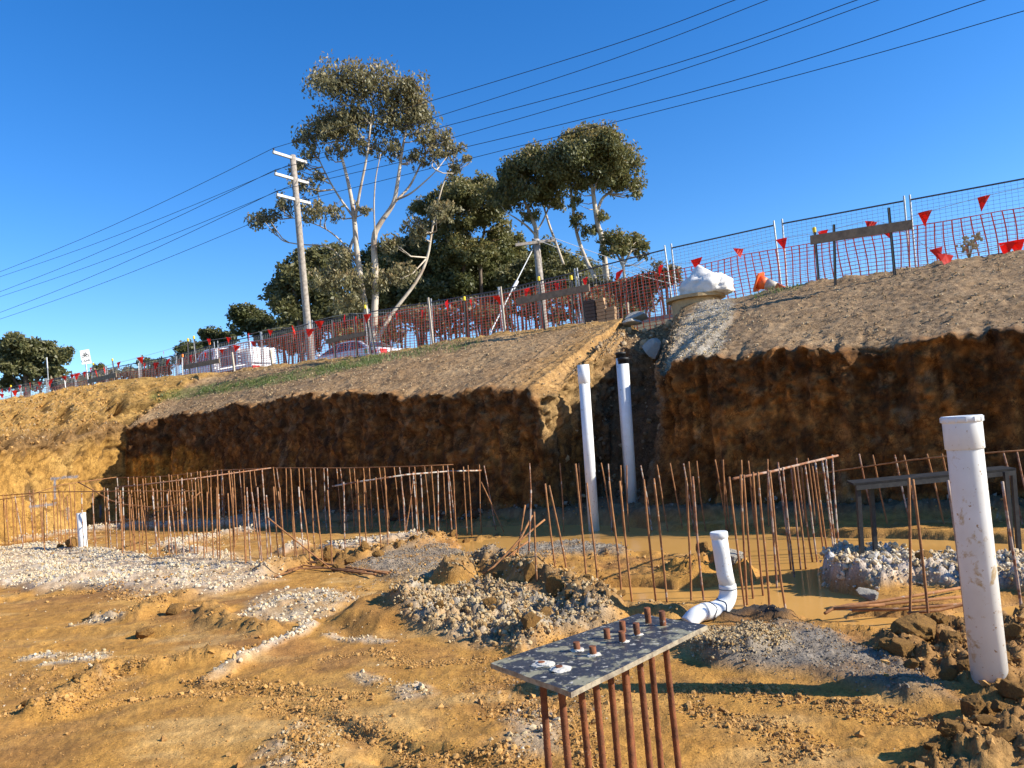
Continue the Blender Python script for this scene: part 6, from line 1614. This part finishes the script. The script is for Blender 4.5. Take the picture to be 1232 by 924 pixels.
tree('dark_tree', 'dark dense tree with thin trunks behind the tallest gum', 52,
     [[(560, 380, .2), (558, 330, .16), (560, 290, .14), (565, 250, .08)], [(580, 380, .16), (578, 330, .12), (582, 280, .08), (588, 250, .05)], [(540, 360, .16), (536, 310, .12), (540, 270, .07)]],
     [(545, 225, 22, 12), (570, 222, 26, 14), (590, 232, 22, 20), (560, 245, 34, 22), (590, 262, 20, 20), (535, 252, 24, 18), (520, 275, 20, 18), (560, 275, 26, 16), (600, 280, 16, 16), (545, 300, 24, 20), (505, 250, 14, 14), (525, 240, 14, 10), (510, 300, 14, 16), (585, 305, 20, 16), (530, 320, 20, 16), (565, 315, 22, 16)],
     M['gum_green'], M['bark_dark'], 66, 0.25, 0.8, 0.5, 9, 'tree', GR)
tree('small_tree', 'small round tree just right of the domed gum', 44, [[(752, 345, 0.104), (750, 320, 0.089), (748, 298, .08)], [(750, 322, .07), (742, 305, .05, .3)], [(751, 318, .07), (760, 300, .05, -.3)]],
     [(738, 292, 16, 14), (755, 288, 18, 14), (768, 296, 12, 14), (745, 305, 16, 10), (730, 305, 8, 8), (772, 310, 7, 9), (756, 300, 14, 10)], M['gum_green'], M['bark'], 58, 0.25, 0.6, 0.6, 11, 'tree', GR)
tree('leafy_tree', 'mid green leafy tree behind the wooden pole', 47, [[(362, 420, .18), (360, 380, .14), (352, 345, .08)], [(366, 420, .12), (380, 370, .09), (385, 340, .05)]],
     [(352, 325, 18, 16), (340, 345, 20, 20), (365, 340, 22, 20), (385, 355, 22, 22), (345, 370, 20, 18), (372, 378, 22, 18), (400, 375, 20, 20), (362, 310, 14, 10), (335, 365, 10, 14), (420, 395, 22, 14), (392, 335, 14, 14), (384, 315, 10, 10)],
     M['olive_leaf'], M['bark_dark'], 58, 0.30, 0.5, 0.35, 13, 'tree', GR)
def bush(px, py, rx, ry, depth, label, mat, seed, group='bushes beyond the fence', dens=56, size=.28, tipf=.35, base=None):
    r_ = random.Random(seed); lobes = [(px + r_.uniform(-.55, .55) * rx, py + r_.uniform(-.5, .9) * ry, rx * r_.uniform(.45, .7), ry * r_.uniform(.45, .7)) for _ in range(11)] + [(px, py + ry * .3, rx * .7, ry * .6)]
    bz = base or (py + ry * 1.3 + 6)
    tree('bush', label, depth, [[(px, bz, .10), (px + 1, py + ry * .4, .08), (px, py, .04)], [(px, bz, .07), (px - rx * .3, py + ry * .3, .05), (px - rx * .4, py - ry * .1, .03)], [(px, bz, .07), (px + rx * .3, py + ry * .3, .05), (px + rx * .4, py, .03)]], lobes, mat, M['bark_dark'], dens, size, .5, tipf, seed, 'bush', group, sticks=False)
bush(305, 388, 28, 20, 56, 'dark bush left of the leafy tree behind the ute', M['dark_leaf'], 31)
bush(262, 408, 22, 15, 58, 'dark low bush above the cab of the ute', M['dark_leaf'], 32)
bush(226, 420, 18, 13, 60, 'dark bush left of the ute cab', M['dark_leaf'], 33)
bush(240, 425, 30, 14, 62, 'dark hedge bush behind the ute', M['dark_leaf'], 34)
bush(418, 405, 26, 13, 45, 'yellow green bush behind the roof of the silver car', M['yellow_leaf'], 35)
bush(505, 345, 28, 24, 50, 'dark bush right of the tall gum trunk', M['dark_leaf'], 36)
bush(480, 365, 26, 22, 52, 'olive bush behind the tall gum trunk', M['olive_leaf'], 37)
bush(545, 345, 32, 24, 52, 'dark bush behind the lone capped picket', M['dark_leaf'], 38)
bush(590, 335, 34, 28, 54, 'broad dark bush left of the small power pole', M['dark_leaf'], 39)
bush(625, 335, 26, 26, 51, 'olive bush behind the stay wire', M['olive_leaf'], 40)
bush(668, 335, 28, 26, 50, 'rounded olive bush right of the small power pole', M['olive_leaf'], 41)
bush(700, 345, 26, 20, 49, 'low green bush below the domed gum', M['gum_green'], 42)
bush(740, 345, 30, 20, 45, 'sparse brown bush behind the bricks', M['brown_leaf'], 43, dens=34)
bush(775, 350, 24, 20, 43, 'reddish bush left of the white sacking', M['brown_leaf'], 44, dens=34)
bush(800, 326, 22, 16, 42, 'thin brown bush above the drum', M['brown_leaf'], 45, dens=22)
bush(520, 385, 40, 18, 40, 'brown scrub behind the fence in front of the dark trees', M['brown_leaf'], 46, dens=30)
bush(585, 378, 40, 18, 40, 'brown scrub behind the fence left of the small power pole', M['brown_leaf'], 47, dens=30)
bush(655, 368, 40, 20, 40, 'brown scrub behind the fence at the small power pole', M['brown_leaf'], 48, dens=30)
bush(715, 365, 30, 18, 40, 'brown scrub behind the fence at the brick stack', M['brown_leaf'], 49, dens=26)
bush(395, 320, 26, 26, 52, 'olive green bush high behind the left stem of the tallest gum', M['olive_leaf'], 70)
bush(500, 310, 30, 26, 54, 'olive green bush right of the right stem of the tallest gum', M['olive_leaf'], 71)
bush(460, 320, 26, 26, 53, 'green bush high between the stems of the tallest gum', M['gum_green'], 72)
bush(450, 350, 34, 30, 50, 'dark green bush between the two stems of the tallest gum', M['gum_green'], 61)
bush(420, 372, 34, 28, 52, 'dark bush left of the tallest gum trunk', M['dark_leaf'], 62)
bush(530, 318, 34, 28, 56, 'tall dark bush right of the tallest gum', M['dark_leaf'], 63)
bush(575, 322, 40, 34, 57, 'tall dark bush under the dark dense tree', M['dark_leaf'], 64)
bush(610, 305, 26, 26, 56, 'dark green bush left of the gum with leaning limbs', M['gum_green'], 65)
bush(640, 320, 40, 30, 58, 'big dark bush behind the small power pole', M['dark_leaf'], 66)
bush(690, 330, 36, 22, 57, 'dark green bush behind the stems of the domed gum', M['gum_green'], 67)
bush(350, 395, 36, 24, 58, 'wide dark bush at the foot of the leafy tree', M['dark_leaf'], 68)
bush(745, 365, 34, 18, 50, 'low olive bush right of the brick stack', M['olive_leaf'], 69)
bush(340, 405, 30, 14, 50, 'olive scrub behind the mesh tray of the ute', M['olive_leaf'], 50)
bush(466, 395, 24, 16, 44, 'brown scrub right of the silver car', M['brown_leaf'], 55, dens=32)
bush(165, 446, 24, 10, 60, 'brownish hedge bush halfway between the sign and the ute', M['brown_leaf'], 51)
bush(185, 440, 20, 10, 60, 'olive hedge bush left of the dark bushes', M['olive_leaf'], 52)
bush(130, 452, 16, 9, 62, 'small dark bush right of the bicycle sign', M['brown_leaf'], 53)
bush(118, 444, 9, 7, 66, 'small round green bush just right of the bicycle sign', M['gum_green'], 54)
bush(75, 462, 24, 9, 60, 'brown hedge bush below the left tree', M['brown_leaf'], 56)
bush(95, 458, 14, 8, 60, 'small brown bush at the sign post', M['brown_leaf'], 57)
tree('broad_tree', 'broad green tree standing alone at the far left', 62, [[(30, 480, .3), (32, 455, .25), (28, 435, .16)], [(34, 470, .15), (50, 450, .12), (58, 435, .07)], [(28, 470, .15), (12, 450, .1), (5, 435, .06)]],
     [(12, 425, 18, 16), (30, 418, 20, 14), (50, 425, 16, 14), (64, 432, 13, 14), (0, 440, 16, 18), (25, 445, 20, 16), (50, 450, 18, 14), (10, 462, 18, 12), (38, 465, 16, 8), (68, 448, 9, 10), (-15, 440, 16, 20), (58, 415, 10, 6), (35, 432, 18, 14)],
     M['olive_leaf'], M['bark_dark'], 50, 0.36, 0.5, 0.3, 21, 'tree', GR)
